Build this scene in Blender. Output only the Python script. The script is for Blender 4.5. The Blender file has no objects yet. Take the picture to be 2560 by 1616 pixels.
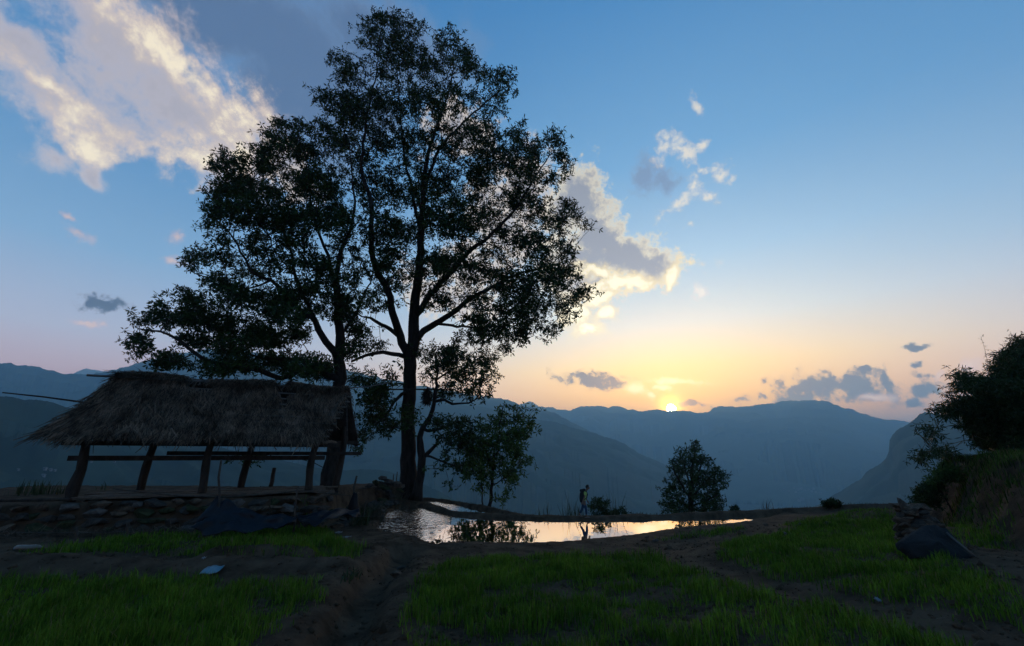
import bpy, math, random
import numpy as np
from mathutils import Vector, Matrix

random.seed(7)
RNG = np.random.default_rng(7)
SC = bpy.context.scene
COL = SC.collection

# ------------------------------------------------------------------ camera
FPX, CX, CY, HORIZON, EYE = 1060.0, 1280.0, 808.0, 1140.0, 2.77
PITCH = math.atan((HORIZON - CY) / FPX)
SP, CP = math.sin(PITCH), math.cos(PITCH)
cam_d = bpy.data.cameras.new('camera')
cam = bpy.data.objects.new('camera', cam_d)
COL.objects.link(cam)
cam_d.sensor_width = 36.0
cam_d.lens = 36.0 * FPX / 2560.0
cam_d.clip_start = 0.1
cam_d.clip_end = 80000.0
cam.location = (0, 0, EYE)
cam.rotation_euler = (math.pi / 2 + PITCH, 0, 0)
SC.camera = cam


def ray(px, row):
    """world direction (not normalised) seen at a point of the photograph"""
    u, v = (px - CX) / FPX, -(row - CY) / FPX
    return u, CP - v * SP, SP + v * CP


def at(px, row, Y):
    a, b, c = ray(px, row)
    t = Y / b
    return Vector((a * t, Y, EYE + c * t))


def ground_at(px, row, z):
    a, b, c = ray(px, row)
    t = (z - EYE) / c
    return (a * t, b * t)


# ------------------------------------------------------------------ sky, sun, exposure
SUN_PX = (1678, 1022)
_s = Vector(ray(*SUN_PX)).normalized()
SUN_EL = math.asin(_s.z)
SUN_AZ = math.atan2(_s.x, _s.y)

world = bpy.data.worlds.new('World')
SC.world = world
world.use_nodes = True
WN, WL = world.node_tree.nodes, world.node_tree.links
WN.clear()


def nd(kind, **kw):
    n = WN.new(kind)
    for k, v in kw.items():
        setattr(n, k, v)
    return n


def put(sock, v):
    if hasattr(v, 'is_output') or isinstance(v, bpy.types.NodeSocket):
        WL.new(v, sock)
    else:
        sock.default_value = v


def M(op, a, b=0.0, c=0.0, clamp=False):
    n = nd('ShaderNodeMath', operation=op, use_clamp=clamp)
    put(n.inputs[0], a)
    put(n.inputs[1], b)
    if len(n.inputs) > 2:
        put(n.inputs[2], c)
    return n.outputs[0]


def dot(v, w):
    n = nd('ShaderNodeVectorMath', operation='DOT_PRODUCT')
    put(n.inputs[0], v)
    put(n.inputs[1], w)
    return n.outputs['Value']


def sstep(x, lo, hi):
    n = nd('ShaderNodeMapRange', interpolation_type='SMOOTHSTEP')
    put(n.inputs['Value'], x)
    n.inputs['From Min'].default_value = lo
    n.inputs['From Max'].default_value = hi
    return n.outputs['Result']


def mixc(f, a, b, mode='MIX'):
    n = nd('ShaderNodeMix', data_type='RGBA', blend_type=mode)
    put(n.inputs[0], f)
    for s, v in ((n.inputs[6], a), (n.inputs[7], b)):
        put(s, v if not isinstance(v, tuple) else (*v[:3], 1.0))
    return n.outputs[2]


def ramp(x, stops):
    n = nd('ShaderNodeValToRGB')
    els = n.color_ramp.elements
    while len(els) < len(stops):
        els.new(0.5)
    for e, (p, c) in zip(els, stops):
        e.position = p
        e.color = (*c, 1)
    put(n.inputs[0], x)
    return n.outputs[0]


def lin(r, g, b):
    f = lambda c: (c / 255 / 12.92) if c / 255 <= 0.04045 else ((c / 255 + 0.055) / 1.055) ** 2.4
    return (f(r), f(g), f(b))


tc = nd('ShaderNodeTexCoord')
DIR = tc.outputs['Generated']
sep = nd('ShaderNodeSeparateXYZ')
WL.new(DIR, sep.inputs[0])
EL = M('MULTIPLY', M('ARCSINE', sep.outputs[2]), 180 / math.pi)       # degrees above the horizon
AZ = M('MULTIPLY', M('ARCTAN2', sep.outputs[0], sep.outputs[1]), 180 / math.pi)
COSS = dot(DIR, tuple(_s))
SUNA = M('MULTIPLY', M('ARCCOSINE', M('MINIMUM', COSS, 0.99999)), 180 / math.pi)  # degrees from the sun

# clear evening sky: one run of colours up from the horizon towards the sun, one away from it
E01 = M('DIVIDE', M('MAXIMUM', EL, 0.0), 90.0, clamp=True)
K_AWAY = [(0.0, lin(232, 158, 138)), (0.07, lin(226, 174, 162)), (0.13, lin(188, 188, 204)),
          (0.22, lin(136, 178, 216)), (0.36, lin(86, 150, 206)), (0.55, lin(60, 128, 190)), (1.0, lin(62, 128, 190))]
K_TOWARD = [(0.0, lin(255, 152, 30)), (0.075, lin(255, 182, 62)), (0.12, lin(255, 208, 126)), (0.18, lin(224, 220, 208)),
            (0.27, lin(180, 212, 236)), (0.40, lin(122, 180, 228)), (0.60, lin(70, 140, 202)), (1.0, lin(62, 128, 190))]
away, toward = ramp(E01, K_AWAY), ramp(E01, K_TOWARD)
side = M('ABSOLUTE', M('SUBTRACT', AZ, math.degrees(SUN_AZ)))
near_sun = M('POWER', sstep(side, 60.0, 2.0), 1.15)
sky = mixc(near_sun, away, toward)
back = sstep(side, 70.0, 170.0)                                          # dusk gathers opposite the sun
sky = mixc(M('MULTIPLY', back, 0.0), sky, mixc(1.0, sky, (0.30, 0.36, 0.48), 'MULTIPLY'))
SKY_CLEAR = sky


# clouds, laid out by bearing and height
def azel(px, row):
    d = Vector(ray(px, row)).normalized()
    return math.degrees(math.atan2(d.x, d.y)), math.degrees(math.asin(d.z))


comb = nd('ShaderNodeCombineXYZ')
WL.new(AZ, comb.inputs[0])
WL.new(EL, comb.inputs[1])
comb.inputs[2].default_value = 1.0


def noise(vec, scale, detail=6, rough=0.6, dist=0.0):
    n = nd('ShaderNodeTexNoise', noise_dimensions='3D')
    put(n.inputs['Vector'], vec)
    n.inputs['Scale'].default_value = scale
    n.inputs['Detail'].default_value = detail
    n.inputs['Roughness'].default_value = rough
    n.inputs['Distortion'].default_value = dist
    return n


def warp(n, amount):
    s = nd('ShaderNodeVectorMath', operation='SUBTRACT')
    WL.new(n.outputs['Color'], s.inputs[0])
    s.inputs[1].default_value = (0.5, 0.5, 0.5)
    m = nd('ShaderNodeVectorMath', operation='MULTIPLY')
    WL.new(s.outputs[0], m.inputs[0])
    m.inputs[1].default_value = (amount, amount, 0)
    a = nd('ShaderNodeVectorMath', operation='ADD')
    WL.new(comb.outputs[0], a.inputs[0])
    WL.new(m.outputs[0], a.inputs[1])
    return a.outputs[0]


NZ_A = noise(DIR, 3.2, 4, 0.55)
NZ_B = noise(DIR, 11.0, 4, 0.6)
WARP_A = warp(NZ_A, 13.0)
WARP_B = warp(NZ_B, 3.4)
WARP_C = warp(NZ_B, 7.0)
_t = math.radians(-42)
_c = nd('ShaderNodeCombineXYZ')
put(_c.inputs[0], dot(WARP_A, (math.cos(_t) * .072, math.sin(_t) * .072, 0)))
put(_c.inputs[1], dot(WARP_A, (-math.sin(_t) * .125, math.cos(_t) * .125, 0)))
put(_c.inputs[2], M('MULTIPLY', EL, .02))
STREAK = M('SUBTRACT', noise(_c.outputs[0], 1.6, 8, 0.62).outputs[0], 0.5)
PUFF = M('SUBTRACT', noise(DIR, 13.0, 7, 0.65).outputs[0], 0.5)
FINE = M('SUBTRACT', noise(DIR, 42.0, 6, 0.65).outputs[0], 0.5)
MIXN = M('ADD', M('MULTIPLY', PUFF, .6), M('MULTIPLY', FINE, .8))
SOFT = M('SUBTRACT', NZ_A.outputs[0], 0.5)


def blob(vec, px, row, rx, ry, ang=0.0):
    """1 in the middle of an ellipse of sky, 0 on its rim, negative outside"""
    h = 2.0
    a0, e0 = azel(px, row)
    ax, ex = azel(px + h, row)
    ay, ey = azel(px, row + h)
    J = np.array([[(ax - a0) / h, (ay - a0) / h], [(ex - e0) / h, (ey - e0) / h]])
    t = math.radians(ang)
    R = np.array([[math.cos(t), math.sin(t)], [-math.sin(t), math.cos(t)]])
    Q = np.diag([1 / rx, 1 / ry]) @ R @ np.linalg.inv(J)
    l1 = dot(vec, (Q[0, 0], Q[0, 1], -(Q[0, 0] * a0 + Q[0, 1] * e0)))
    l2 = dot(vec, (Q[1, 0], Q[1, 1], -(Q[1, 0] * a0 + Q[1, 1] * e0)))
    q = M('MULTIPLY_ADD', l1, l1, M('MULTIPLY', l2, l2))
    return M('SUBTRACT', 1.0, M('SQRT', q))


def field(vec, blobs):
    d = None
    for b in blobs:
        f = blob(vec, *b)
        d = f if d is None else M('MAXIMUM', d, f)
    return d


def layer(sky, vec, blobs, nz, namp, lo, hi, rim, core, clo, chi, opac=1.0):
    d = field(vec, blobs)
    dens = M('MULTIPLY_ADD', nz, namp, d)
    alpha = M('MULTIPLY', sstep(dens, lo, hi), opac)
    return mixc(alpha, sky, mixc(sstep(dens, clo, chi), rim, core))


# wide grey-blue veil behind the tree
sky = layer(sky, WARP_A, [(640, 60, 420, 190, 25), (800, 230, 300, 260, 45), (560, 0, 330, 120, 10), (980, 110, 290, 170, 20)],
            STREAK, 1.3, -0.1, 0.6, lin(128, 152, 188), lin(90, 116, 156), 0.05, 0.7, 0.97)
# great lit cloud, two streaming arms
sky = layer(sky, WARP_A, [(420, 250, 460, 165, 40), (560, 310, 240, 170, 48), (300, 100, 320, 135, 30), (520, 420, 120, 80, 50), (470, 400, 110, 60, 60), (640, 330, 90, 120, 30),
                          (130, 250, 300, 125, 45), (60, 130, 240, 115, 35), (240, 350, 170, 95, 25), (255, 455, 84, 30, 50), (110, 395, 120, 50, 20)],
            M('ADD', STREAK, M('MULTIPLY', MIXN, .65)), 2.1, -0.1, 1.0, tuple(1.15 * c for c in lin(238, 212, 196)), tuple(1.05 * c for c in lin(192, 184, 190)), 0.3, 1.0, 0.97)
sky = layer(sky, WARP_A, [(470, 190, 340, 62, 38), (610, 300, 110, 105, 40), (480, 410, 120, 60, 40), (215, 350, 180, 60, 32), (160, 290, 90, 60, 0), (590, 420, 50, 70, 70), (100, 200, 160, 40, 40)],
            M('ADD', STREAK, M('MULTIPLY', MIXN, .8)), 2.9, -0.2, 1.15, tuple(1.15 * c for c in lin(252, 222, 188)), tuple(1.35 * c for c in lin(255, 238, 202)), 0.2, 1.0, 0.9)
# broken cloud seen through the crown
sky = layer(sky, WARP_C, [(720, 440, 120, 70, 30), (730, 400, 70, 70, 0), (1160, 330, 100, 110, 60), (1260, 560, 160, 130, 60), (1300, 470, 100, 130, 70), (1180, 690, 120, 90, 20), (1120, 740, 170, 70, 20)],
            MIXN, 2.9, 0.0, 0.6, lin(248, 222, 190), lin(176, 170, 174), 0.2, 1.1, 0.92)
# tower cloud beside the crown with a glowing lower rim
sky = layer(sky, WARP_B, [(1440, 500, 80, 120, 15), (1490, 590, 100, 100, 30), (1560, 650, 150, 68, 10), (1640, 672, 72, 54, -10), (1450, 670, 140, 90, 0), (1500, 720, 100, 46, -10)],
            MIXN, 1.7, -0.05, 0.36, lin(255, 238, 202), lin(158, 158, 168), 0.12, 0.68, 0.97)
sky = layer(sky, WARP_B, [(1560, 712, 165, 26, -12), (1682, 690, 28, 52, 20), (1500, 745, 80, 36, -15), (1490, 690, 120, 30, 10), (1440, 790, 70, 56, 0), (1515, 783, 40, 22, 0), (1480, 820, 46, 20, 0)],
            MIXN, 2.6, -0.15, 0.75, tuple(1.1 * c for c in lin(255, 226, 158)), tuple(1.3 * c for c in lin(255, 243, 206)), 0.2, 0.8, 0.95)
# small scraps
sky = layer(sky, WARP_B, [(1614, 430, 44, 74, 10), (1660, 450, 60, 36, 20)], MIXN, 2.2, 0.0, 0.9, lin(140, 165, 200), lin(128, 152, 188), 0.2, 0.9, 0.9)
sky = layer(sky, WARP_B, [(1663, 366, 48, 42, -20), (1715, 390, 28, 32, -40), (1760, 370, 18, 26, 30), (1730, 470, 28, 40, 20), (1700, 505, 68, 26, -35), (1775, 490, 26, 22, 0), (1808, 428, 26, 28, 30), (1834, 442, 16, 18, 0), (1740, 260, 16, 36, -25), (1755, 422, 20, 15, 0), (1745, 725, 30, 34, 30), (1722, 566, 22, 10, 0)],
            MIXN, 4.0, -0.05, 1.3, lin(246, 224, 208), lin(255, 243, 224), 0.2, 0.8, 0.92)
# low dusky bars
sky = layer(sky, WARP_B, [(1490, 948, 110, 22, 2), (1450, 942, 44, 18, 0), (245, 768, 90, 22, 10), (222, 758, 36, 22, 0), (2040, 972, 180, 44, 2), (2130, 955, 90, 50, -20), (2000, 992, 170, 34, 0), (1850, 1000, 38, 13, 0), (2160, 920, 36, 17, 0), (2310, 943, 44, 22, 0), (2325, 971, 58, 22, 0), (2280, 1007, 32, 13, 0), (2290, 912, 28, 11, 0), (2220, 955, 22, 18, 0), (2280, 868, 40, 8, 0), (1740, 1014, 50, 8, 4), (1905, 997, 28, 12, 0)],
            MIXN, 3.4, 0.0, 0.7, lin(128, 104, 106), lin(58, 66, 88), 0.0, 0.45, 0.95)
sky = layer(sky, WARP_B, [(430, 660, 48, 18, 12), (190, 575, 54, 22, 25), (440, 590, 24, 28, 45), (220, 810, 60, 12, 12), (2440, 915, 46, 28, -25), (2355, 935, 16, 20, 0), (2190, 995, 40, 11, -6), (165, 530, 32, 13, 20)],
            MIXN, 3.0, -0.1, 1.1, lin(226, 188, 186), lin(242, 204, 188), 0.2, 0.9, 0.8)
sky = layer(sky, WARP_B, [(1700, 955, 120, 13, -2), (1660, 972, 38, 8, 0), (1637, 970, 14, 9, 0), (1620, 985, 14, 7, 0), (1590, 975, 40, 22, 20)],
            MIXN, 2.6, 0.0, 1.0, lin(255, 236, 150), lin(255, 246, 190), 0.2, 0.9, 0.7)

# the sun's aureole and its disc, half out of the ridge
glow = M('EXPONENT', M('MULTIPLY', SUNA, -1 / 6.5))
halo = M('EXPONENT', M('MULTIPLY', M('MULTIPLY', SUNA, SUNA), -1 / 1.6))
disc = sstep(SUNA, 0.62, 0.36)


def addc(a, f, c):
    n = nd('ShaderNodeVectorMath', operation='SCALE')
    n.inputs[0].default_value = c
    put(n.inputs['Scale'], f)
    m = nd('ShaderNodeVectorMath', operation='ADD')
    put(m.inputs[0], a)
    WL.new(n.outputs[0], m.inputs[1])
    return m.outputs[0]


sky = addc(sky, glow, (0.8, 0.33, 0.03))
sky = addc(sky, halo, (3.2, 1.5, 0.2))
sky = addc(sky, disc, (120.0, 80.0, 34.0))
# what the thick air near the ground takes away from the low sky is put back at the source
low = M('EXPONENT', M('MULTIPLY', M('MAXIMUM', EL, 0.0), -1 / 8.0))
gain = M('MULTIPLY_ADD', low, M('MULTIPLY_ADD', near_sun, 4.6, 3.8), 1.0)
sc_ = nd('ShaderNodeVectorMath', operation='SCALE')
put(sc_.inputs[0], sky)
put(sc_.inputs['Scale'], gain)
nish = nd('ShaderNodeTexSky', sky_type='NISHITA')
nish.sun_disc = False
nish.sun_elevation = SUN_EL
nish.sun_rotation = SUN_AZ
nish.altitude = 1200
nish.dust_density = 2.0
bg1 = nd('ShaderNodeBackground')
WL.new(sc_.outputs[0], bg1.inputs[0])
bg1.inputs[1].default_value = 0.90
bg2 = nd('ShaderNodeBackground')
WL.new(nish.outputs[0], bg2.inputs[0])
bg2.inputs[1].default_value = 0.012
adds = nd('ShaderNodeAddShader')
WL.new(bg1.outputs[0], adds.inputs[0])
WL.new(bg2.outputs[0], adds.inputs[1])
wout = nd('ShaderNodeOutputWorld')
WL.new(adds.outputs[0], wout.inputs[0])
world.cycles.sampling_method = 'MANUAL'
world.cycles.sample_map_resolution = 512

sun_d = bpy.data.lights.new('sun', 'SUN')
sun = bpy.data.objects.new('sun', sun_d)
COL.objects.link(sun)
sun_d.energy = 1.3
sun_d.angle = math.radians(0.6)
sun_d.color = (1.0, 0.62, 0.28)
sun.rotation_euler = _s.to_track_quat('Z', 'Y').to_euler()

vs = SC.view_settings
vs.view_transform = 'Standard'
vs.look = 'None'
vs.exposure = 0.0
vs.gamma = 1.0
vs.use_curve_mapping = False
SC.cycles.use_denoising = True
SC.cycles.use_adaptive_sampling = True
SC.cycles.adaptive_threshold = 0.02
SC.cycles.max_bounces = 6
SC.cycles.diffuse_bounces = 3
SC.cycles.volume_bounces = 1
SC.cycles.transparent_max_bounces = 8
SC.cycles.sample_clamp_indirect = 4.0


# ------------------------------------------------------------------ materials and mesh helpers
MATS = {}


def mat(name, c1, c2=None, scale=4.0, rough=0.85, bump=0.0, bscale=None, detail=6, spec=0.3, translucent=0.0, ior=None, lo=0.35, hi=0.65, stretch=None, coords='Object', island=0.0, dry=None):
    m = bpy.data.materials.new(name)
    m.use_nodes = True
    nt = m.node_tree
    N, L = nt.nodes, nt.links
    b = N['Principled BSDF']
    b.inputs['Roughness'].default_value = rough
    b.inputs['Specular IOR Level'].default_value = spec
    if ior:
        b.inputs['IOR'].default_value = ior
    t = N.new('ShaderNodeTexCoord')
    vec = t.outputs[coords]
    if stretch:
        mp = N.new('ShaderNodeMapping')
        mp.inputs['Scale'].default_value = stretch
        L.new(vec, mp.inputs[0])
        vec = mp.outputs[0]
    if c2 is not None:
        n = N.new('ShaderNodeTexNoise')
        n.inputs['Scale'].default_value = scale
        n.inputs['Detail'].default_value = detail
        n.inputs['Roughness'].default_value = 0.65
        L.new(vec, n.inputs['Vector'])
        r = N.new('ShaderNodeValToRGB')
        r.color_ramp.elements[0].position = lo
        r.color_ramp.elements[1].position = hi
        r.color_ramp.elements[0].color = (*c1, 1)
        r.color_ramp.elements[1].color = (*c2, 1)
        L.new(n.outputs[0], r.inputs[0])
        L.new(r.outputs[0], b.inputs['Base Color'])
        colour = r.outputs[0]
    else:
        b.inputs['Base Color'].default_value = (*c1, 1)
        colour = None
    if island and colour:
        # every blade, leaf or stalk a little different from its neighbour
        g = N.new('ShaderNodeNewGeometry')
        mr = N.new('ShaderNodeMapRange')
        mr.inputs['To Min'].default_value = 1.0 - island
        mr.inputs['To Max'].default_value = 1.0 + island
        L.new(g.outputs['Random Per Island'], mr.inputs['Value'])
        sc = N.new('ShaderNodeVectorMath')
        sc.operation = 'SCALE'
        L.new(colour, sc.inputs[0])
        L.new(mr.outputs['Result'], sc.inputs['Scale'])
        colour = sc.outputs[0]
        if dry:
            gt = N.new('ShaderNodeMath')
            gt.operation = 'GREATER_THAN'
            mm = N.new('ShaderNodeMath')
            mm.operation = 'FRACT'
            m7 = N.new('ShaderNodeMath')
            m7.operation = 'MULTIPLY'
            m7.inputs[1].default_value = 37.7
            L.new(g.outputs['Random Per Island'], m7.inputs[0])
            L.new(m7.outputs[0], mm.inputs[0])
            L.new(mm.outputs[0], gt.inputs[0])
            gt.inputs[1].default_value = 1 - dry[1]
            mxd = N.new('ShaderNodeMix')
            mxd.data_type = 'RGBA'
            L.new(gt.outputs[0], mxd.inputs[0])
            L.new(colour, mxd.inputs[6])
            mxd.inputs[7].default_value = (*dry[0], 1)
            colour = mxd.outputs[2]
        L.new(colour, b.inputs['Base Color'])
    if bump:
        n2 = N.new('ShaderNodeTexNoise')
        n2.inputs['Scale'].default_value = bscale or scale * 3
        n2.inputs['Detail'].default_value = 8
        n2.inputs['Roughness'].default_value = 0.7
        L.new(vec, n2.inputs['Vector'])
        bp = N.new('ShaderNodeBump')
        bp.inputs['Strength'].default_value = min(1.0, bump)
        bp.inputs['Distance'].default_value = 0.05 * max(1.0, bump)
        L.new(n2.outputs[0], bp.inputs['Height'])
        L.new(bp.outputs[0], b.inputs['Normal'])
    if translucent:
        tr = N.new('ShaderNodeBsdfTranslucent')
        if colour:
            L.new(colour, tr.inputs[0])
        else:
            tr.inputs[0].default_value = (*c1, 1)
        mx = N.new('ShaderNodeMixShader')
        mx.inputs[0].default_value = translucent
        out = N['Material Output']
        L.new(b.outputs[0], mx.inputs[1])
        L.new(tr.outputs[0], mx.inputs[2])
        L.new(mx.outputs[0], out.inputs[0])
    MATS[name] = m
    return m


def obj(name, me, parent=None, mat=None, loc=None):
    o = bpy.data.objects.new(name, me)
    COL.objects.link(o)
    if parent is not None:
        o.parent = parent
    if mat is not None and me is not None and len(me.materials) == 0:
        me.materials.append(MATS[mat] if isinstance(mat, str) else mat)
    if loc is not None:
        o.location = loc
    return o


def tag(o, label=None, cat=None, group=None, kind=None):
    if label:
        o['label'] = label
    if cat:
        o['category'] = cat
    if group:
        o['group'] = group
    if kind:
        o['kind'] = kind
    return o


def thing(name, label, cat, loc=(0, 0, 0), group=None):
    o = bpy.data.objects.new(name, None)
    COL.objects.link(o)
    o.location = loc
    o.empty_display_size = 0.2
    return tag(o, label, cat, group)


def np_mesh(name, V, F, smooth=False):
    """mesh from an (n,3) vertex array and an (m,k) face array of one size k"""
    V = np.asarray(V, dtype=np.float32)
    F = np.asarray(F, dtype=np.int32)
    me = bpy.data.meshes.new(name)
    me.vertices.add(len(V))
    me.vertices.foreach_set('co', V.ravel())
    k = F.shape[1]
    me.loops.add(F.size)
    me.loops.foreach_set('vertex_index', F.ravel())
    me.polygons.add(len(F))
    me.polygons.foreach_set('loop_start', np.arange(0, F.size, k, dtype=np.int32))
    me.polygons.foreach_set('loop_total', np.full(len(F), k, dtype=np.int32))
    if smooth:
        me.polygons.foreach_set('use_smooth', np.ones(len(F), dtype=bool))
    me.update(calc_edges=True)
    me.validate()
    return me


def pmesh(name, V, F, smooth=False):
    me = bpy.data.meshes.new(name)
    me.from_pydata([tuple(v) for v in V], [], F)
    if smooth:
        for p in me.polygons:
            p.use_smooth = True
    me.update()
    return me


class MB:
    """collects tubes and boxes into one mesh"""

    def __init__(self):
        self.V, self.F = [], []

    def tube(self, pts, rads, n=6, cap=True, squash=1.0):
        pts = [Vector(p) for p in pts]
        if not hasattr(rads, '__len__'):
            rads = [rads] * len(pts)
        b0 = len(self.V)
        up = None
        for i, p in enumerate(pts):
            d = (pts[min(i + 1, len(pts) - 1)] - pts[max(i - 1, 0)])
            d = d.normalized() if d.length > 1e-9 else Vector((0, 0, 1))
            if up is None:
                up = d.orthogonal().normalized()
            up = (up - d * up.dot(d))
            up = up.normalized() if up.length > 1e-6 else d.orthogonal().normalized()
            s = d.cross(up)
            for k in range(n):
                a = 2 * math.pi * k / n
                self.V.append(p + (up * math.cos(a) + s * math.sin(a) * squash) * rads[i])
        for i in range(len(pts) - 1):
            for k in range(n):
                a, b = b0 + i * n + k, b0 + i * n + (k + 1) % n
                self.F.append((a, b, b + n, a + n))
        if cap:
            self.F.append(tuple(b0 + k for k in range(n))[::-1])
            e = b0 + (len(pts) - 1) * n
            self.F.append(tuple(e + k for k in range(n)))
        return self

    def box(self, c, ex, ey, ez):
        """box round centre c with half-axis vectors"""
        c, ex, ey, ez = Vector(c), Vector(ex), Vector(ey), Vector(ez)
        b = len(self.V)
        for sx in (-1, 1):
            for sy in (-1, 1):
                for sz in (-1, 1):
                    self.V.append(c + ex * sx + ey * sy + ez * sz)
        for f in ((0, 1, 3, 2), (4, 6, 7, 5), (0, 4, 5, 1), (2, 3, 7, 6), (0, 2, 6, 4), (1, 5, 7, 3)):
            self.F.append(tuple(b + i for i in f))
        return self

    def build(self, name, material, parent=None, smooth=True):
        return obj(name, pmesh(name, self.V, self.F, smooth), parent, material)


# value noise
_TAB = RNG.random((256, 256)).astype(np.float64)


def vnoise(x, y):
    xi, yi = np.floor(x).astype(int), np.floor(y).astype(int)
    fx, fy = x - xi, y - yi
    fx, fy = fx * fx * (3 - 2 * fx), fy * fy * (3 - 2 * fy)
    g = lambda i, j: _TAB[i % 256, j % 256]
    return (g(xi, yi) * (1 - fx) + g(xi + 1, yi) * fx) * (1 - fy) + (g(xi, yi + 1) * (1 - fx) + g(xi + 1, yi + 1) * fx) * fy


def fbm(x, y, scale=1.0, octaves=5, gain=0.5):
    s, a, t = 0.0, 1.0, 0.0
    x, y = np.asarray(x, float) * scale, np.asarray(y, float) * scale
    for o in range(octaves):
        s = s + a * (vnoise(x + 17.3 * o, y + 9.1 * o) - 0.5)
        t += a
        a *= gain
        x, y = x * 2.03, y * 2.03
    return s / t * 2


def dist_poly(X, Y, pts, closed=False):
    """distance to a polyline and the parameter-weighted value of its third column"""
    best = np.full(np.shape(X), 1e9)
    val = np.zeros(np.shape(X))
    P = list(pts) + ([pts[0]] if closed else [])
    for a, b in zip(P[:-1], P[1:]):
        dx, dy = b[0] - a[0], b[1] - a[1]
        t = np.clip(((X - a[0]) * dx + (Y - a[1]) * dy) / max(dx * dx + dy * dy, 1e-9), 0, 1)
        d = np.hypot(X - a[0] - t * dx, Y - a[1] - t * dy)
        z0, z1 = (a[2] if len(a) > 2 else 0), (b[2] if len(b) > 2 else 0)
        m = d < best
        best = np.where(m, d, best)
        val = np.where(m, z0 + (z1 - z0) * t, val)
    return best, val


def inside(X, Y, pts):
    r = np.zeros(np.shape(X), dtype=bool)
    n = len(pts)
    for i in range(n):
        x0, y0 = pts[i][:2]
        x1, y1 = pts[(i + 1) % n][:2]
        c = ((y0 > Y) != (y1 > Y))
        with np.errstate(divide='ignore', invalid='ignore'):
            xi = (x1 - x0) * (Y - y0) / (y1 - y0) + x0
        r ^= c & (X < xi)
    return r


def smooth01(x, a, b):
    t = np.clip((x - a) / (b - a), 0, 1)
    return t * t * (3 - 2 * t)


# ------------------------------------------------------------------ the terrace
SH_O = np.array([-12.9, 13.3])
SH_E = np.array([0.906, 0.423])
SH_N = np.array([-0.423, 0.906])


def shed_xy(s, n):
    p = SH_O + SH_E * s + SH_N * n
    return float(p[0]), float(p[1])


def g3(px, row, z):
    x, y = ground_at(px, row, z)
    return (x, y, z)


CTRL = [(0, 2, 1.0), (-4, 4, .82), (4, 4, 1.05), (-8, 6, .62), (-3, 7, .62), (-12, 9, .66), (3, 7, .92), (8, 7, 1.08), (12, 7, 1.2), (-20, 12, .9), (-1, 5, .8)]
CTRL += [g3(*p) for p in [(200, 1365, .78), (500, 1355, .75), (800, 1345, .56), (60, 1350, .85), (650, 1340, .68), (1300, 1425, .58), (1600, 1410, .6), (1500, 1500, .8), (2000, 1555, 1.0),
                          (1100, 1394, .16), (1300, 1378, .12), (1460, 1370, .12), (1600, 1354, .13), (1800, 1322, .2), (1900, 1305, .1), (1900, 1400, .75), (2200, 1400, .95), (2400, 1420, 1.05),
                          (2100, 1310, .6), (2200, 1275, .55), (2480, 1325, .95), (2560, 1460, 1.15), (100, 1460, .6), (500, 1460, .58), (700, 1485, .58), (800, 1570, .66),
                          (950, 1400, .36), (880, 1340, .36), (1200, 1320, .12), (1500, 1320, .12), (1000, 1290, .1), (1700, 1305, .1), (1850, 1303, .06), (2020, 1292, .26)]]
BUND_FAR = [g3(*p) for p in [(985, 1246, .42), (1010, 1249, .3), (1050, 1254, .2), (1090, 1268, .16), (1120, 1276, .15), (1180, 1281, .15), (1250, 1285, .15), (1350, 1288, .15), (1462, 1289, .15),
                             (1560, 1288, .15), (1700, 1284, .16), (1850, 1277, .2), (1950, 1272, .26), (2050, 1267, .36), (2150, 1262, .46), (2280, 1257, .56)]]
CTRL += [(p[0] + .15, p[1] + dy, p[2] - .14) for p in BUND_FAR[3:] for dy in (.75, -.8, 1.5)]
BUND_BACK = [g3(*p) for p in [(1040, 1243, .25), (1095, 1247, .14), (1150, 1256, .13), (1220, 1268, .13), (1290, 1283, .13), (1345, 1291, .14)]]
POND = [g3(*p)[:2] for p in [(925, 1330, .05), (950, 1300, .05), (985, 1266, .05), (1020, 1259, .05), (1050, 1264, .05), (1085, 1279, .05), (1120, 1285, .05), (1250, 1294, .05), (1350, 1297, .05), (1462, 1298, .05), (1560, 1297, .05), (1700, 1292, .05), (1850, 1284, .05), (1990, 1279, .05),
                             (1900, 1300, .05), (1800, 1312, .06), (1720, 1321, .07), (1640, 1332, .08), (1560, 1343, .08), (1460, 1353, .08), (1400, 1357, .08), (1320, 1361, .08), (1200, 1363, .08), (1130, 1367, .08), (1085, 1374, .08), (1040, 1362, .08), (960, 1351, .08)]]
POND_BACK = [g3(*p)[:2] for p in [(1062, 1250, .05), (1100, 1251, .05), (1150, 1260, .05), (1220, 1272, .05), (1290, 1287, .05), (1300, 1291, .05), (1250, 1287, .05), (1180, 1282, .05), (1130, 1275, .05), (1105, 1265, .05)]]
BANK_NEAR = [g3(*p) for p in [(915, 1344, .24), (960, 1360, .17), (1040, 1372, .14), (1085, 1384, .13), (1130, 1377, .13), (1200, 1371, .13), (1320, 1368, .13), (1460, 1360, .13), (1560, 1351, .13), (1640, 1339, .12), (1720, 1328, .11), (1800, 1318, .09), (1900, 1306, .08), (1990, 1292, .12)]]
STEP_LEFT = [g3(*p) for p in [(-60, 1388, .86), (150, 1386, .86), (300, 1392, .84), (415, 1403, .74), (480, 1396, .82), (560, 1388, .84), (700, 1390, .8), (800, 1402, .74), (880, 1410, .66), (915, 1440, .6)]]
STEP_SMALL = [g3(*p) for p in [(540, 1372, .86), (620, 1364, .84), (700, 1360, .82), (760, 1366, .74)]]
TRENCH = [g3(*p) for p in [(1005, 1376, .3), (985, 1400, .36), (955, 1432, .45), (925, 1470, .55), (900, 1520, .65), (865, 1570, .68), (820, 1640, .7), (780, 1720, .75)]]
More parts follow.
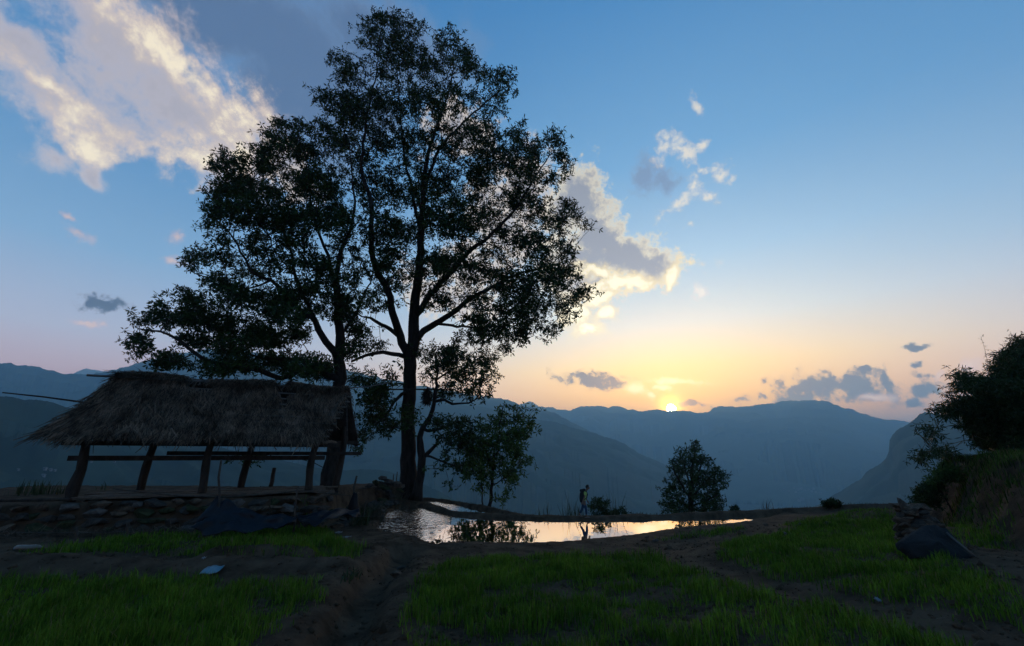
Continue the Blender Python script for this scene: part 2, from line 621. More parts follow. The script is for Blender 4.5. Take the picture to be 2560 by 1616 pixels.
TRACK = [g3(*p) for p in [(1640, 1368, .45), (1720, 1392, .55), (1800, 1420, .65), (1950, 1475, .8), (2200, 1535, .95), (2500, 1615, 1.1)]]
PATH2 = [g3(*p) for p in [(1500, 1372, .3), (1650, 1356, .35), (1800, 1338, .45), (1950, 1318, .5), (2100, 1303, .55), (2250, 1290, .6)]]
PLATFORM = [shed_xy(-9, -.75), shed_xy(6.5, -.75), (-6.7, 17.3), (-7.1, 19.5), (-7.9, 24.5), (-7.2, 28.6), (-6.0, 31.2), (-9, 31.5), (-12, 29), (-17, 24), (-30, 20)]
MOUND_FOOT = [(9.0, 4.0), (9.9, 8.7), (11.4, 11.2), (12.9, 13.6), (15.0, 16.4), (16.3, 18.5), (17.6, 20.3), (19.5, 22.0), (24, 23.6), (60, 26), (60, 4)]
EDGE = [(-60, 19), (-20, 20.5), (-16, 25), (-12.5, 29.5), (-8, 32.5)] + [(p[0] + .2, p[1] + 1.0) for p in BUND_BACK[:-1]] + [(p[0] + .1, p[1] + .95) for p in BUND_FAR[7:]] + [(25, 24.5), (60, 27)]
TERRACE = EDGE + [(60, -30), (-60, -30)]


def height(X, Y, fine=True):
    X, Y = np.asarray(X, float), np.asarray(Y, float)
    num, den = np.zeros(X.shape), np.zeros(X.shape)
    for cx, cy, cz in CTRL:
        w = 1.0 / ((X - cx) ** 2 + (Y - cy) ** 2 + 0.6) ** 1.7
        num += w * cz
        den += w
    z = num / den
    rough = fbm(X, Y, 0.55, 3) * 0.06 + fbm(X + 40, Y, 2.3, 4) * 0.05 + fbm(X, Y + 9, 7.0, 3) * .022
    dpn, _ = dist_poly(X, Y, POND, True)
    rough = rough * (.35 + .65 * smooth01(dpn, .3, 2.2))
    # raised banks
    for line, w in ((STEP_LEFT, .42), (BANK_NEAR, .5), (STEP_SMALL, .28)):
        d, v = dist_poly(X, Y, line)
        d = d + fbm(X, Y + 70, 1.6, 3) * .12
        z = z + np.maximum(v - z, 0) * np.exp(-(d / w) ** 2)
    d, v = dist_poly(X, Y, TRENCH)
    z = z - 0.26 * np.exp(-(d / .33) ** 4) + 0.07 * np.exp(-((d - .75) / .3) ** 2)
    d, v = dist_poly(X, Y, TRACK)
    z = z - 0.10 * np.exp(-(d / .5) ** 2)
    # mound on the side
    dm, _ = dist_poly(X, Y, MOUND_FOOT, True)
    inm = inside(X, Y, MOUND_FOOT)
    dm = np.where(inm, dm, 0) + fbm(X, Y + 11, .5, 3) * .35 * inm
    z = z + (2.1 * smooth01(dm, 0.0, 1.5) + 0.13 * np.maximum(dm - 1.0, 0)) * (1 - 0.12 * smooth01(Y, 17, 24)) * (1 - .34 * smooth01(-Y, -14.5, -10.5))
    rough = rough * (1 + 1.6 * (inm & (dm < 2.2)))
    # shed platform
    inp = inside(X, Y, PLATFORM)
    dp, _ = dist_poly(X, Y, PLATFORM, True)
    pz = 1.5 - 0.5 * smooth01(Y, 19, 27) - .25 * smooth01(X, -20, -26)
    t = smooth01(np.where(inp, dp, -dp), -.15, .35)
    z = z * (1 - t) + pz * t
    # ponds
    for poly in (POND, POND_BACK):
        ip = inside(X, Y, poly)
        dd, _ = dist_poly(X, Y, poly, True)
        dd = dd + fbm(X + 5, Y, 1.9, 3) * .12
        k = smooth01(np.where(ip, dd, -1), -.05, .28)
        z = z * (1 - k) - 0.32 * k
    # the narrow far banks
    for line, w in ((BUND_FAR, .32), (BUND_BACK, .26)):
        d, v = dist_poly(X, Y, line)
        d = d + fbm(X, Y + 33, 1.8, 3) * .07
        z = z + np.maximum(v + fbm(X, Y, 1.2, 3) * .05 - z, 0) * np.exp(-(d / w) ** 4)
    # the drop beyond the terrace
    out = ~inside(X, Y, TERRACE)
    de, _ = dist_poly(X, Y, EDGE)
    fall = np.where(out, de, 0)
    z = np.where(out, np.minimum(z, .45 + 1.0 * smooth01(-X, 7, 13)) - 0.95 * fall - .35 * smooth01(fall, 0, 1.2) + fbm(X, Y, .2, 3) * .12 * np.minimum(fall, 12), z)
    if fine:
        z = z + rough * (~out + .0)
    return z


def hz(x, y):
    return float(height(np.array([x]), np.array([y]))[0])


def on(px, row):
    """where the sight line through a photo point meets the terrace"""
    a, b, c = ray(px, row)
    T = np.linspace(3, 60, 1500) / b
    zr = EYE + c * T
    hh = height(a * T, b * T)
    i = int(np.argmax(zr <= hh)) if np.any(zr <= hh) else len(T) - 1
    t = T[i]
    return float(a * t), float(b * t), float(hh[i])


def soil_material():
    m = mat('soil', (.032, .020, .012), (.092, .061, .039), 1.7, .95, 0.9, 9.0, detail=9, spec=.06, coords='Object')
    return m


soil_material()
nv, nu = 470, 560
ys = 4.5 * np.exp(np.linspace(math.log(1.0), math.log((95 + 4.5) / 4.5), nv)) - 4.5 + 0.2
us = np.sign(np.linspace(-1, 1, nu)) * np.abs(np.linspace(-1, 1, nu)) ** 1.15 * 1.75
YY, UU = np.meshgrid(ys, us, indexing='ij')
XX = UU * (YY + 3.5)
ZZ = height(XX, YY)
V = np.stack([XX, YY, ZZ], -1).reshape(-1, 3)
ii, jj = np.meshgrid(np.arange(nv - 1), np.arange(nu - 1), indexing='ij')
a = (ii * nu + jj).ravel()
F = np.stack([a, a + 1, a + nu + 1, a + nu], 1)
ground = obj('ground', np_mesh('ground', V, F, True), None, 'soil')
tag(ground, 'brown muddy terrace ground with earth banks', kind='structure')

# ------------------------------------------------------------------ water
mw = mat('pond_water', (.030, .026, .022), None, rough=.02, spec=.5, ior=1.75)
N, L = mw.node_tree.nodes, mw.node_tree.links
n1 = N.new('ShaderNodeTexNoise')
n1.inputs['Scale'].default_value = 2.2
n1.inputs['Detail'].default_value = 3
t_ = N.new('ShaderNodeTexCoord')
mp = N.new('ShaderNodeMapping')
mp.inputs['Scale'].default_value = (1.0, 0.45, 1)
L.new(t_.outputs['Object'], mp.inputs[0])
L.new(mp.outputs[0], n1.inputs['Vector'])
bp = N.new('ShaderNodeBump')
bp.inputs['Strength'].default_value = .35
bp.inputs['Distance'].default_value = .012
L.new(n1.outputs[0], bp.inputs['Height'])
n2 = N.new('ShaderNodeTexNoise')
n2.inputs['Scale'].default_value = 7.0
n2.inputs['Detail'].default_value = 4
L.new(mp.outputs[0], n2.inputs['Vector'])
sx = N.new('ShaderNodeSeparateXYZ')
L.new(t_.outputs['Object'], sx.inputs[0])
mr = N.new('ShaderNodeMapRange')
mr.inputs['From Min'].default_value = -2.6
mr.inputs['From Max'].default_value = -4.6
L.new(sx.outputs[0], mr.inputs['Value'])
bp2 = N.new('ShaderNodeBump')
bp2.inputs['Distance'].default_value = .05
L.new(mr.outputs['Result'], bp2.inputs['Strength'])
L.new(n2.outputs[0], bp2.inputs['Height'])
L.new(bp2.outputs[0], bp.inputs['Normal'])
L.new(bp.outputs[0], N['Principled BSDF'].inputs['Normal'])


fr = N.new('ShaderNodeFresnel')
fr.inputs['IOR'].default_value = 1.33
L.new(bp.outputs[0], fr.inputs['Normal'])
pw = N.new('ShaderNodeMath')
pw.operation = 'POWER'
pw.inputs[1].default_value = .5
L.new(fr.outputs[0], pw.inputs[0])
gl = N.new('ShaderNodeBsdfGlossy')
gl.inputs['Roughness'].default_value = .015
gl.inputs['Color'].default_value = (1, 1, 1, 1)
L.new(bp.outputs[0], gl.inputs['Normal'])
df = N.new('ShaderNodeBsdfDiffuse')
df.inputs['Color'].default_value = (.030, .026, .020, 1)
mxw = N.new('ShaderNodeMixShader')
L.new(pw.outputs[0], mxw.inputs[0])
L.new(df.outputs[0], mxw.inputs[1])
L.new(gl.outputs[0], mxw.inputs[2])
L.new(mxw.outputs[0], N['Material Output'].inputs[0])


def sheet(name, poly, grow, z):
    c = np.mean(np.array(poly), 0)
    P = []
    n = len(poly)
    for i in range(n):
        p0, p1, p2 = np.array(poly[i - 1]), np.array(poly[i]), np.array(poly[(i + 1) % n])
        t = p2 - p0
        nn = np.array([-t[1], t[0]]) / (np.linalg.norm(t) + 1e-9)
        P.append(p1 + nn * grow)
    return obj(name, pmesh(name, [(p[0], p[1], z) for p in P], [tuple(range(n))]), None, 'pond_water')


area = lambda P: sum(P[i][0] * P[(i + 1) % len(P)][1] - P[(i + 1) % len(P)][0] * P[i][1] for i in range(len(P)))
w1 = sheet('pond_water', POND, .10 * (1 if area(POND) < 0 else -1), 0.0)
tag(w1, 'still flooded paddy mirroring the evening sky', kind='structure')
w2 = sheet('pond_water', POND_BACK, .04 * (1 if area(POND_BACK) < 0 else -1), 0.0)
tag(w2, 'narrow strip of water behind the dividing bank', kind='structure')

# ------------------------------------------------------------------ valley and mountains
FLOOR = -330.0
mat('forest_slope', (.004, .012, .008), (.034, .054, .034), .009, .95, 0, detail=10, spec=.05, lo=.3, hi=.7)
mat('valley_land', (.010, .015, .009), (.028, .034, .020), .006, .95, 0, detail=10, spec=.05)


def mountain(name, label, sil, R0, R1, front, foot, rough=2.0, steps=70, spur=0.16, power=1.0, seed=0, jit=1.0):
    """sil: crest as seen from the terrace (photo points); R0..R1: its distance at either end"""
    px = np.array([p[0] for p in sil], float)
    rw = np.array([p[1] for p in sil], float)
    n = int((px[-1] - px[0]) / 2.2)
    x = np.linspace(px[0], px[-1], n)
    r0 = np.interp(x, px, rw)
    r0 = np.convolve(np.pad(r0, 6, 'edge'), np.ones(13) / 13, 'valid')
    r = np.interp(x, px, rw) + (fbm(x, x * 0 + seed * 7.7, 1 / 26.0, 5, .66) + .4 * np.abs(fbm(x, x * 0 + seed * 2.7, 1 / 9.0, 3, .6))) * rough * 2.0
    u, v = (x - CX) / FPX, -(r - CY) / FPX
    by, bz = CP - v * SP, SP + v * CP
    az = np.arctan2(u, by)
    te = bz / np.hypot(u, by)
    R = np.linspace(R0, R1, n)
    zc = EYE + R * te
    v0 = -(r0 - CY) / FPX
    te0 = np.convolve(np.pad((SP + v0 * CP) / np.hypot(u, CP - v0 * SP), 10, 'edge'), np.ones(21) / 21, 'valid')
    zs = EYE + R * (SP + v0 * CP) / np.hypot(u, CP - v0 * SP)
    rows = []
    back = max(8, steps // 6)
    for j in range(steps + back):
        if j < steps:
            t = 1 - j / (steps - 1.0)
            t = t ** 0.85
            rr = R - front * (1 - t)
            base = foot + (zs + (zc - zs) * t ** 24 - foot) * t ** power
            amp = (zc - foot) * spur * np.minimum(t, 1) * np.clip((1 - t) * 7, 0, 1)
            wq = fbm(az / .2 + seed, rr / (R0 * .12), 1.0, 3) * 1.1
            nz = 1 - 2 * np.abs(fbm(az / .12 + rr / (R0 * .14) + wq + seed * 3.1, rr / (R0 * .10) - az / .25 + wq + seed, 1.0, 3, .42))
            nz2 = fbm(az * 40.0, rr / (R0 * .015) + seed, 1.0, 2, .5)
            zz = base + amp * (nz - .75)
            # never lift the slope above the crest line of sight
            zz = np.minimum(zz, EYE + rr * te0 - 0.6 * (1 - t) * 20) if t < .97 else zz
        else:
            k = (j - steps + 1) / back
            rr = R + front * .45 * k
            zz = zc - (zc - foot) * (0.15 * k + .85 * k * k)
        rows.append(np.stack([np.sin(az) * rr, np.cos(az) * rr, zz], -1))
    V = np.stack(rows, 0)
    m_, n_ = V.shape[:2]
    ii, jj = np.meshgrid(np.arange(m_ - 1), np.arange(n_ - 1), indexing='ij')
    a = (ii * n_ + jj).ravel()
    F = np.stack([a, a + n_, a + n_ + 1, a + 1], 1)[:, ::-1]
    o = obj(name, np_mesh(name, V.reshape(-1, 3), F, True), None, 'forest_slope')
    return tag(o, label, kind='structure')


S_FAR = [(900, 1060), (1200, 1040), (1265, 1030), (1300, 1013), (1322, 1005), (1345, 1014), (1370, 1020), (1400, 1022), (1425, 1025), (1440, 1018), (1480, 1014), (1520, 1020), (1548, 1015), (1570, 1024), (1595, 1028), (1620, 1023), (1660, 1026), (1690, 1029), (1710, 1026), (1745, 1034), (1768, 1030), (1782, 1020), (1790, 1018), (1810, 1014), (1850, 1018), (1870, 1015), (1900, 1010), (1950, 1005), (2000, 999), (2040, 1001), (2080, 1006), (2110, 1020), (2150, 1034), (2200, 1045), (2260, 1055), (2300, 1060), (2400, 1070), (2560, 1078), (2900, 1100)]
S_PEAK = [(120, 960), (180, 936), (200, 926), (215, 922), (232, 924), (262, 929), (330, 935), (420, 960)]
S_LEFT = [(-420, 930), (-150, 915), (0, 906), (28, 907), (40, 913), (55, 915), (68, 913), (85, 916), (130, 929), (170, 936), (210, 938), (262, 930), (320, 916), (350, 906), (400, 894), (450, 882), (520, 872), (600, 874), (700, 890), (850, 920), (1000, 955), (1100, 974), (1190, 988), (1240, 995), (1270, 999), (1300, 1015), (1368, 1027), (1400, 1041), (1440, 1061), (1478, 1079), (1560, 1120), (1640, 1170)]
S_MID = [(700, 1010), (1000, 1005), (1200, 1015), (1330, 1044), (1400, 1060), (1440, 1072), (1478, 1081), (1540, 1101), (1570, 1116), (1600, 1134), (1640, 1152), (1700, 1180), (1760, 1215), (1820, 1260)]
S_NEAR = [(-420, 935), (-200, 962), (0, 988), (30, 992), (60, 998), (100, 1001), (130, 1006), (170, 1018), (230, 1035), (300, 1056), (400, 1085), (600, 1130), (840, 1178), (900, 1172), (960, 1176), (1010, 1190), (1100, 1230), (1180, 1275)]
S_CLIFF = [(1820, 1330), (1900, 1300), (1985, 1285), (2030, 1270), (2060, 1255), (2085, 1238), (2120, 1215), (2155, 1196), (2168, 1178), (2185, 1168), (2205, 1155), (2221, 1138), (2223, 1120), (2224, 1100), (2232, 1086), (2245, 1074), (2262, 1066), (2285, 1050), (2300, 1036), (2312, 1032), (2340, 1032), (2380, 1043), (2450, 1055), (2560, 1062), (2900, 1040)]
mountain('mountain', 'long hazy blue mountain range under the setting sun', S_FAR, 8300, 7700, 4300, FLOOR, 3.2, 90, .20, 1.0, 1)
mountain('mountain', 'small pale rounded peak far behind the ridge', S_PEAK, 8700, 8700, 2000, FLOOR, 1.5, 30, .1, 1.0, 2)
mountain('mountain', 'broad blue mountain rising behind the shed and big tree', S_LEFT, 4700, 4300, 2800, FLOOR, 3.0, 90, .20, 1.05, 3)
mountain('mountain', 'dark forested spur sloping down behind the walking boy', S_MID, 2900, 3300, 2000, FLOOR, 2.2, 80, .18, 1.0, 4)
mountain('mountain', 'dark near hillside beyond the shed', S_NEAR, 1050, 1300, 850, -300, 2.5, 80, .16, .9, 5)
mountain('mountain', 'steep mountain with a cliff step beside the bamboo', S_CLIFF, 2350, 2050, 1400, FLOOR, 2.4, 90, .22, 1.0, 6)

rr = np.concatenate([[20], np.geomspace(45, 19000, 60)])
th = np.linspace(0, 2 * math.pi, 97)
RR, TH = np.meshgrid(rr, th, indexing='ij')
ZV = np.maximum(-12 - (RR - 20) * .62, FLOOR - 14) + fbm(RR * np.cos(TH), RR * np.sin(TH), 1 / 160.0, 4) * np.clip(RR / 15, 0, 22)
V = np.stack([RR * np.sin(TH), RR * np.cos(TH), ZV], -1)
m_, n_ = RR.shape
ii, jj = np.meshgrid(np.arange(m_ - 1), np.arange(n_ - 1), indexing='ij')
a = (ii * n_ + jj).ravel()
F = np.stack([a, a + n_, a + n_ + 1, a + 1], 1)[:, ::-1]
tag(obj('valley_ground', np_mesh('valley_ground', V.reshape(-1, 3), F, True), None, 'valley_land'), 'deep valley floor below the terrace', kind='structure')

# ------------------------------------------------------------------ the air
HAZE_TOP = 1190.0
hb = MB().box((0, 0, (HAZE_TOP + FLOOR - 60) / 2), (20000, 0, 0), (0, 20000, 0), (0, 0, (HAZE_TOP - FLOOR + 60) / 2))
hm = bpy.data.materials.new('haze_air')
hm.use_nodes = True
hn, hl = hm.node_tree.nodes, hm.node_tree.links
hn.clear()
pv = hn.new('ShaderNodeVolumePrincipled')
pv.inputs['Color'].default_value = (.46, .80, 1.0, 1)
pv.inputs['Density'].default_value = 1.85e-4
pv.inputs['Anisotropy'].default_value = .38
ho = hn.new('ShaderNodeOutputMaterial')
hl.new(pv.outputs[0], ho.inputs['Volume'])
hm.cycles.homogeneous_volume = True
haze = obj('haze', pmesh('haze', hb.V, hb.F), None, hm)
tag(haze, 'thin blue evening haze filling the valley', kind='stuff')


# ------------------------------------------------------------------ trees
mat('bark', (.010, .008, .007), (.034, .027, .022), 6.0, .9, 1.0, 14.0, spec=.15, stretch=(1, 1, .25))
mat('leaf_dark', (.010, .024, .007), (.030, .058, .014), 1.1, .55, 0, translucent=.30, spec=.12, island=.45)
mat('leaf_young', (.026, .055, .012), (.062, .110, .026), 1.5, .55, 0, translucent=.40, spec=.15, island=.45)
mat('leaf_rust', (.030, .030, .010), (.060, .060, .018), 1.5, .55, 0, translucent=.40, spec=.15, island=.45)
mat('bamboo_leaf', (.009, .022, .008), (.026, .050, .014), 1.3, .55, 0, translucent=.30, spec=.12, island=.45)
mat('bamboo_cane', (.030, .034, .016), (.060, .060, .030), 3.0, .5, 0)


def leaves(C, per, spread, length, width, droop=.25, outward=None, seed=1):
    """leaf blades in whorls: C (n,3) twig ends, per whorls each"""
    r = np.random.default_rng(seed)
    n = len(C)
    sub = 7
    W = np.repeat(C, per, 0) + r.normal(0, 1, (n * per, 3)) * spread * np.array([1, 1, .75])
    B = np.repeat(W, sub, 0)
    k = len(B)
    d = r.normal(0, 1, (k, 3))
    d /= np.linalg.norm(d, axis=1)[:, None]
    d[:, 2] -= droop
    d /= np.linalg.norm(d, axis=1)[:, None]
    s = np.cross(d, r.normal(0, 1, (k, 3)))
    s /= np.linalg.norm(s, axis=1)[:, None] + 1e-9
    Ln = length * r.uniform(.5, 1.35, (k, 1))
    Wd = width * r.uniform(.7, 1.2, (k, 1))
    nrm = np.cross(d, s)
    B = B + d * (Ln * .12)
    V = np.stack([B, B + d * Ln * .5 + s * Wd * .5 + nrm * Ln * .05, B + d * Ln - nrm * Ln * .10, B + d * Ln * .5 - s * Wd * .5 + nrm * Ln * .05], 1).reshape(-1, 3)
    F = np.arange(4 * k).reshape(k, 4)
    return V, F, W


def catmull(P, step):
    P = [Vector(p) for p in P]
    out = []
    for i in range(len(P) - 1):
        p0, p1, p2, p3 = P[max(i - 1, 0)], P[i], P[i + 1], P[min(i + 2, len(P) - 1)]
        n = max(1, int((p2 - p1).length / step))
        for k in range(n):
            t = k / n
            out.append((0.5 * ((2 * p1) + (p2 - p0) * t + (2 * p0 - 5 * p1 + 4 * p2 - p3) * t * t + (3 * p1 - p0 - 3 * p2 + p3) * t ** 3), i + t))
    out.append((P[-1], len(P) - 1))
    return out


def ellipse_points(ells, count, Y, depth, r, jit=2.0):
    """points through the crown: ells are (px,row,rx,ry[,density[,dY]]) lobes at distance about Y"""
    w = np.array([e[2] * e[3] * (e[4] if len(e) > 4 else 1.0) for e in ells])
    n_each = np.maximum(2, (w / w.sum() * count).astype(int))
    out = []
    for e, n in zip(ells, n_each):
        off = (e[5] if len(e) > 5 else r.uniform(-1, 1) * depth * .45)
        v = r.normal(0, 1, (n, 3))
        v /= np.linalg.norm(v, axis=1)[:, None]
        v *= r.uniform(0, 1, (n, 1)) ** (1 / 2.6)
        for a, b, c in v:
            out.append(at(e[0] + a * e[2], e[1] + b * e[3], Y + off + c * depth * .55))
    return np.array([tuple(p) for p in out])


def grow(limbs, A, tip=.012, exp=2.3, step=.5, alpha=.12, seed=3, wob=.10):
    """limbs: polylines [(Vector, radius)...], the first is the trunk; A: attractors (twig ends).
    returns list of tubes (points, radii) for limbs and for branches"""
    r = np.random.default_rng(seed)
    pos, par, plen, rs = [], [], [], []
    paths = []
    for li, limb in enumerate(limbs):
        pts = catmull([p for p, _ in limb], step)
        rad = [q for _, q in limb]
        ids = []
        if li > 0:
            P = np.array(pos)
            j = int(np.argmin(np.linalg.norm(P - np.array(pts[0][0]), axis=1)))
            ids.append(j)
        for q, (p, t) in enumerate(pts):
            if li > 0 and q == 0:
                continue
            jj = np.array(p) + (r.normal(0, wob * .35, 3) if 0 < q < len(pts) - 1 else 0)
            prev = ids[-1] if ids else -1
            pos.append(tuple(jj))
            par.append(prev)
            plen.append((plen[prev] + np.linalg.norm(np.array(pos[prev]) - jj)) if prev >= 0 else 0.0)
            rs.append(float(np.interp(t, range(len(rad)), rad)))
            ids.append(len(pos) - 1)
        paths.append((True, ids))
    cap = len(pos) + len(A) * 40
    P = np.zeros((cap, 3))
    PL = np.zeros(cap)
    n = len(pos)
    P[:n] = pos
    PL[:n] = plen
    base = np.array(pos[0])
    d0 = np.array([np.min(np.linalg.norm(P[:n] - a, axis=1)) for a in A])
    low = base[2] + 0.15 * (A[:, 2].max() - base[2])
    for a in A[np.argsort(d0)]:
        v = a - P[:n]
        d = np.linalg.norm(v, axis=1) + 1e-6
        cost = d * (1 + .5 * np.clip(-v[:, 2] / d, 0, 1)) + alpha * PL[:n]
        cost = cost + np.where(P[:n, 2] < low, 2.0, 0)
        j = int(np.argmin(cost))
        p0 = P[j]
        dist = d[j]
        if dist < .12:
            continue
        pd = (p0 - P[par[j]]) if par[j] >= 0 else np.array([0, 0, 1.0])
        pd = pd / (np.linalg.norm(pd) + 1e-9)
        to = v[j] / dist
        g = pd * .55 + to * .8 + np.array([0, 0, .25])
        g /= np.linalg.norm(g)
        c1 = p0 + g * dist * .36
        c2 = a - to * dist * .3 + r.normal(0, wob, 3) * min(dist, 1.5)
        m = max(2, int(math.ceil(dist / step)))
        ids = [j]
        for q in range(1, m + 1):
            t = q / m
            p = (1 - t) ** 3 * p0 + 3 * (1 - t) ** 2 * t * c1 + 3 * (1 - t) * t * t * c2 + t ** 3 * a
            if q < m:
                p = p + r.normal(0, wob * .25, 3) * min(1, dist)
            P[n] = p
            PL[n] = PL[ids[-1]] + np.linalg.norm(p - P[ids[-1]])
            par.append(ids[-1])
            rs.append(0.0)
            ids.append(n)
            n += 1
        paths.append((False, ids))
    R = np.zeros(n)
    kids = np.zeros(n)
    for i in range(n - 1, -1, -1):
        R[i] = max((R[i]) ** (1 / exp) if R[i] > 0 else tip, tip)
        if par[i] >= 0:
            R[par[i]] += R[i] ** exp
    R2 = R.copy()
    for i in range(n):
        if rs[i] > 0:
            R2[i] = max(min(R2[i], rs[i] * 1.05), rs[i])
        if par[i] >= 0:
            R2[i] = min(R2[i], R2[par[i]])
    T = {True: [], False: []}
    for main, ids in paths:
        pts = [P[i] for i in ids]
        rad = [R2[i] for i in ids]
        if ids and len(ids) > 1:
            rad[0] = min(rad[0], rad[1] * 1.25) if not (main and ids is paths[0][1]) else rad[0]
        T[main].append((pts, rad))
    return T, P[:n], R2


def tree(name, label, limbs_px, ells, Y, depth, count, leaf_mat='leaf_dark', per=5, spread=.36, length=.24, width=.085, base_dy=0, seed=3, group=None, tip=.012, droop=.2, step=.5, alpha=.12, wob=.10, extra_low=0.0, cat='tree', bare=0.0):
    r = np.random.default_rng(seed)
    limbs = []
    for li, l in enumerate(limbs_px):
        limbs.append([(at(p[0], p[1], Y + (p[3] if len(p) > 3 else 0)), p[2]) for p in l])
    b = limbs[0][0][0]
    A = ellipse_points(ells, count, Y, depth, r)
    T, P, R = grow(limbs, A, tip=tip, seed=seed, step=step, alpha=alpha, wob=wob)
    root = thing(name, label, cat, (b.x, b.y, b.z), group)
    off = Vector((b.x, b.y, b.z))
    mb = MB()
    for i, (pts, rad) in enumerate(T[True]):
        mb.tube([Vector(p) - off for p in pts], rad, 10 if i == 0 else 8)
    mb.build('trunk', 'bark', root)
    mb = MB()
    for pts, rad in T[False]:
        mb.tube([Vector(p) - off for p in pts], rad, 4 if rad[1] < .04 else 6, cap=False)
    C = np.array([p[-1] for p, _ in T[False]]) if not bare else np.array([p[-1] for p, _ in T[False]])[r.random(len(T[False])) > bare]
    Vv, Ff, W = leaves(C, per, spread, length, width, droop, seed=seed)
    # fine twigs out to the whorls
    Cr = np.repeat(C, per, 0)
    for c, w in zip(Cr, W):
        if r.random() < .75:
            mb.tube([Vector(c) - off, Vector(w) - off], [tip * .7, tip * .4], 3, cap=False)
    mb.build('branches', 'bark', root, smooth=False)
    crown = obj('crown', np_mesh('crown', Vv - np.array(off), Ff), root, leaf_mat)
    return root


def crop(e, ox=300, oy=0, s=.592):
    return (ox + e[0] * s, oy + e[1] * s, e[2] * s, e[3] * s) + tuple(e[4:])


# the great tree
YT = 29.5
big_limbs = [
    [(1021, 1252, .86), (1021, 1236, .66), (1021, 1205, .56), (1021, 1150, .50), (1021, 1060, .45), (1024, 960, .44), (1026, 897, .44), (1033, 858, .42), (1036, 770, .36), (1049, 651, .29), (1055, 533, .24), (1064, 414, .17), (1099, 296, .10), (1129, 200, .06), (1135, 110, .03)],
    [(1022, 890, .30), (1005, 858, .30), (987, 799, .27, -.6), (969, 728, .24, -1), (939, 669, .22, -1.2), (927, 622, .20, -1.5), (927, 503, .16, -1.6), (905, 426, .12, -1.5), (916, 296, .09, -1), (939, 195, .06, -.5), (951, 89, .03)],
    [(1040, 852, .26), (1060, 828, .25, .5), (1087, 811, .23, .8), (1141, 775, .20, 1.2), (1188, 740, .16, 1.5), (1247, 710, .12, 1.8), (1306, 681, .08, 2), (1400, 660, .04, 2)],
    [(1044, 790, .24), (1064, 752, .24, -.5), (1129, 681, .20, -1), (1176, 627, .17, -1.4), (1223, 592, .13, -1.6), (1294, 515, .10, -1.5), (1340, 440, .06, -1), (1390, 370, .03)],
    [(1056, 500, .16), (1093, 385, .13, 1), (1158, 308, .09, 1.4), (1223, 249, .06, 1.5), (1270, 215, .03, 1.5)],
    [(1000, 846, .17), (975, 823, .15, .5), (940, 803, .12, 1), (905, 790, .05, 1.4), (870, 770, .02, 1.5)],
    [(1016, 905, .17), (996, 889, .16, -.5), (957, 882, .14, -.9), (917, 889, .11, -1.2), (878, 905, .07, -1.4)],
    [(1018, 975, .13), (1004, 988, .12, -.5), (985, 1008, .10, -.9), (970, 1028, .07, -1.2), (945, 1060, .03, -1.4)],
    [(1052, 600, .15), (1030, 480, .12, 1.6), (1010, 380, .09, 2.2), (1000, 260, .05, 2.4), (990, 150, .03, 2)],
    [(1090, 808, .12, .8), (1130, 815, .10, 0), (1190, 820, .07, -.8), (1260, 815, .04, -1.2)],
]
big_crown = [crop(e) for e in [
    (1105, 85, 90, 40), (1060, 150, 70, 75), (1190, 140, 80, 85), (1255, 100, 35, 30, .7), (1390, 155, 55, 45), (1375, 200, 50, 40, .7), (925, 245, 50, 50), (965, 320, 80, 70), (1150, 260, 130, 100), (1310, 260, 110, 90), (1450, 270, 80, 60), (1470, 225, 30, 30, .6),
    (1530, 300, 50, 40, .7), (1590, 340, 70, 50), (1640, 380, 30, 25, .6), (1600, 430, 50, 60, .8), (860, 420, 45, 40, .8), (930, 440, 90, 60), (1010, 450, 110, 90), (1160, 420, 140, 110), (1320, 420, 130, 100, .8), (1480, 420, 100, 80, .75),
    (900, 560, 90, 70), (1020, 600, 140, 110), (1200, 600, 140, 110), (1380, 600, 140, 100, .85), (1540, 560, 100, 70, .8), (1690, 560, 50, 35, .8), (1720, 620, 90, 60), (1840, 580, 45, 45), (1870, 660, 50, 70, .8), (1680, 700, 110, 70, .9), (1550, 700, 110, 90),
    (1840, 750, 50, 35, .7), (1730, 810, 90, 70, .8), (1900, 880, 50, 50, .8), (1940, 920, 30, 30, .7), (1800, 940, 110, 80), (1610, 870, 130, 100), (1430, 770, 130, 110), (1420, 930, 130, 100), (1250, 780, 120, 110), (1100, 800, 130, 120), (1110, 960, 110, 80),
    (1260, 950, 110, 80, .8), (1650, 1030, 150, 80), (1830, 1060, 90, 60), (1880, 1160, 70, 55), (1960, 1230, 40, 40, .8), (1780, 1180, 120, 75), (1590, 1180, 150, 90), (1870, 1290, 80, 65), (1840, 1390, 45, 40, .8), (1720, 1320, 110, 80), (1550, 1330, 120, 85), (1400, 1240, 90, 60, .6),
    (1500, 1430, 90, 50, .8), (1630, 1430, 80, 60), (1700, 1400, 60, 50, .8), (1340, 1130, 80, 60, .5), (1130, 1100, 70, 60, .5)]]
big_crown += [crop(e) for e in [(1130, 1120, 110, 90, .55), (1200, 1200, 100, 90, .45), (1340, 1120, 110, 80, .6), (1090, 1260, 80, 70, .5), (1310, 1290, 70, 60, .45), (1180, 1010, 120, 90, .6), (1330, 880, 90, 90, .6), (1000, 720, 90, 70, .6), (1620, 640, 120, 60, .7), (1750, 730, 70, 40, .7), (1980, 960, 20, 20, .6), (1690, 1260, 120, 60, .6), (1450, 1100, 120, 80, .7)]]
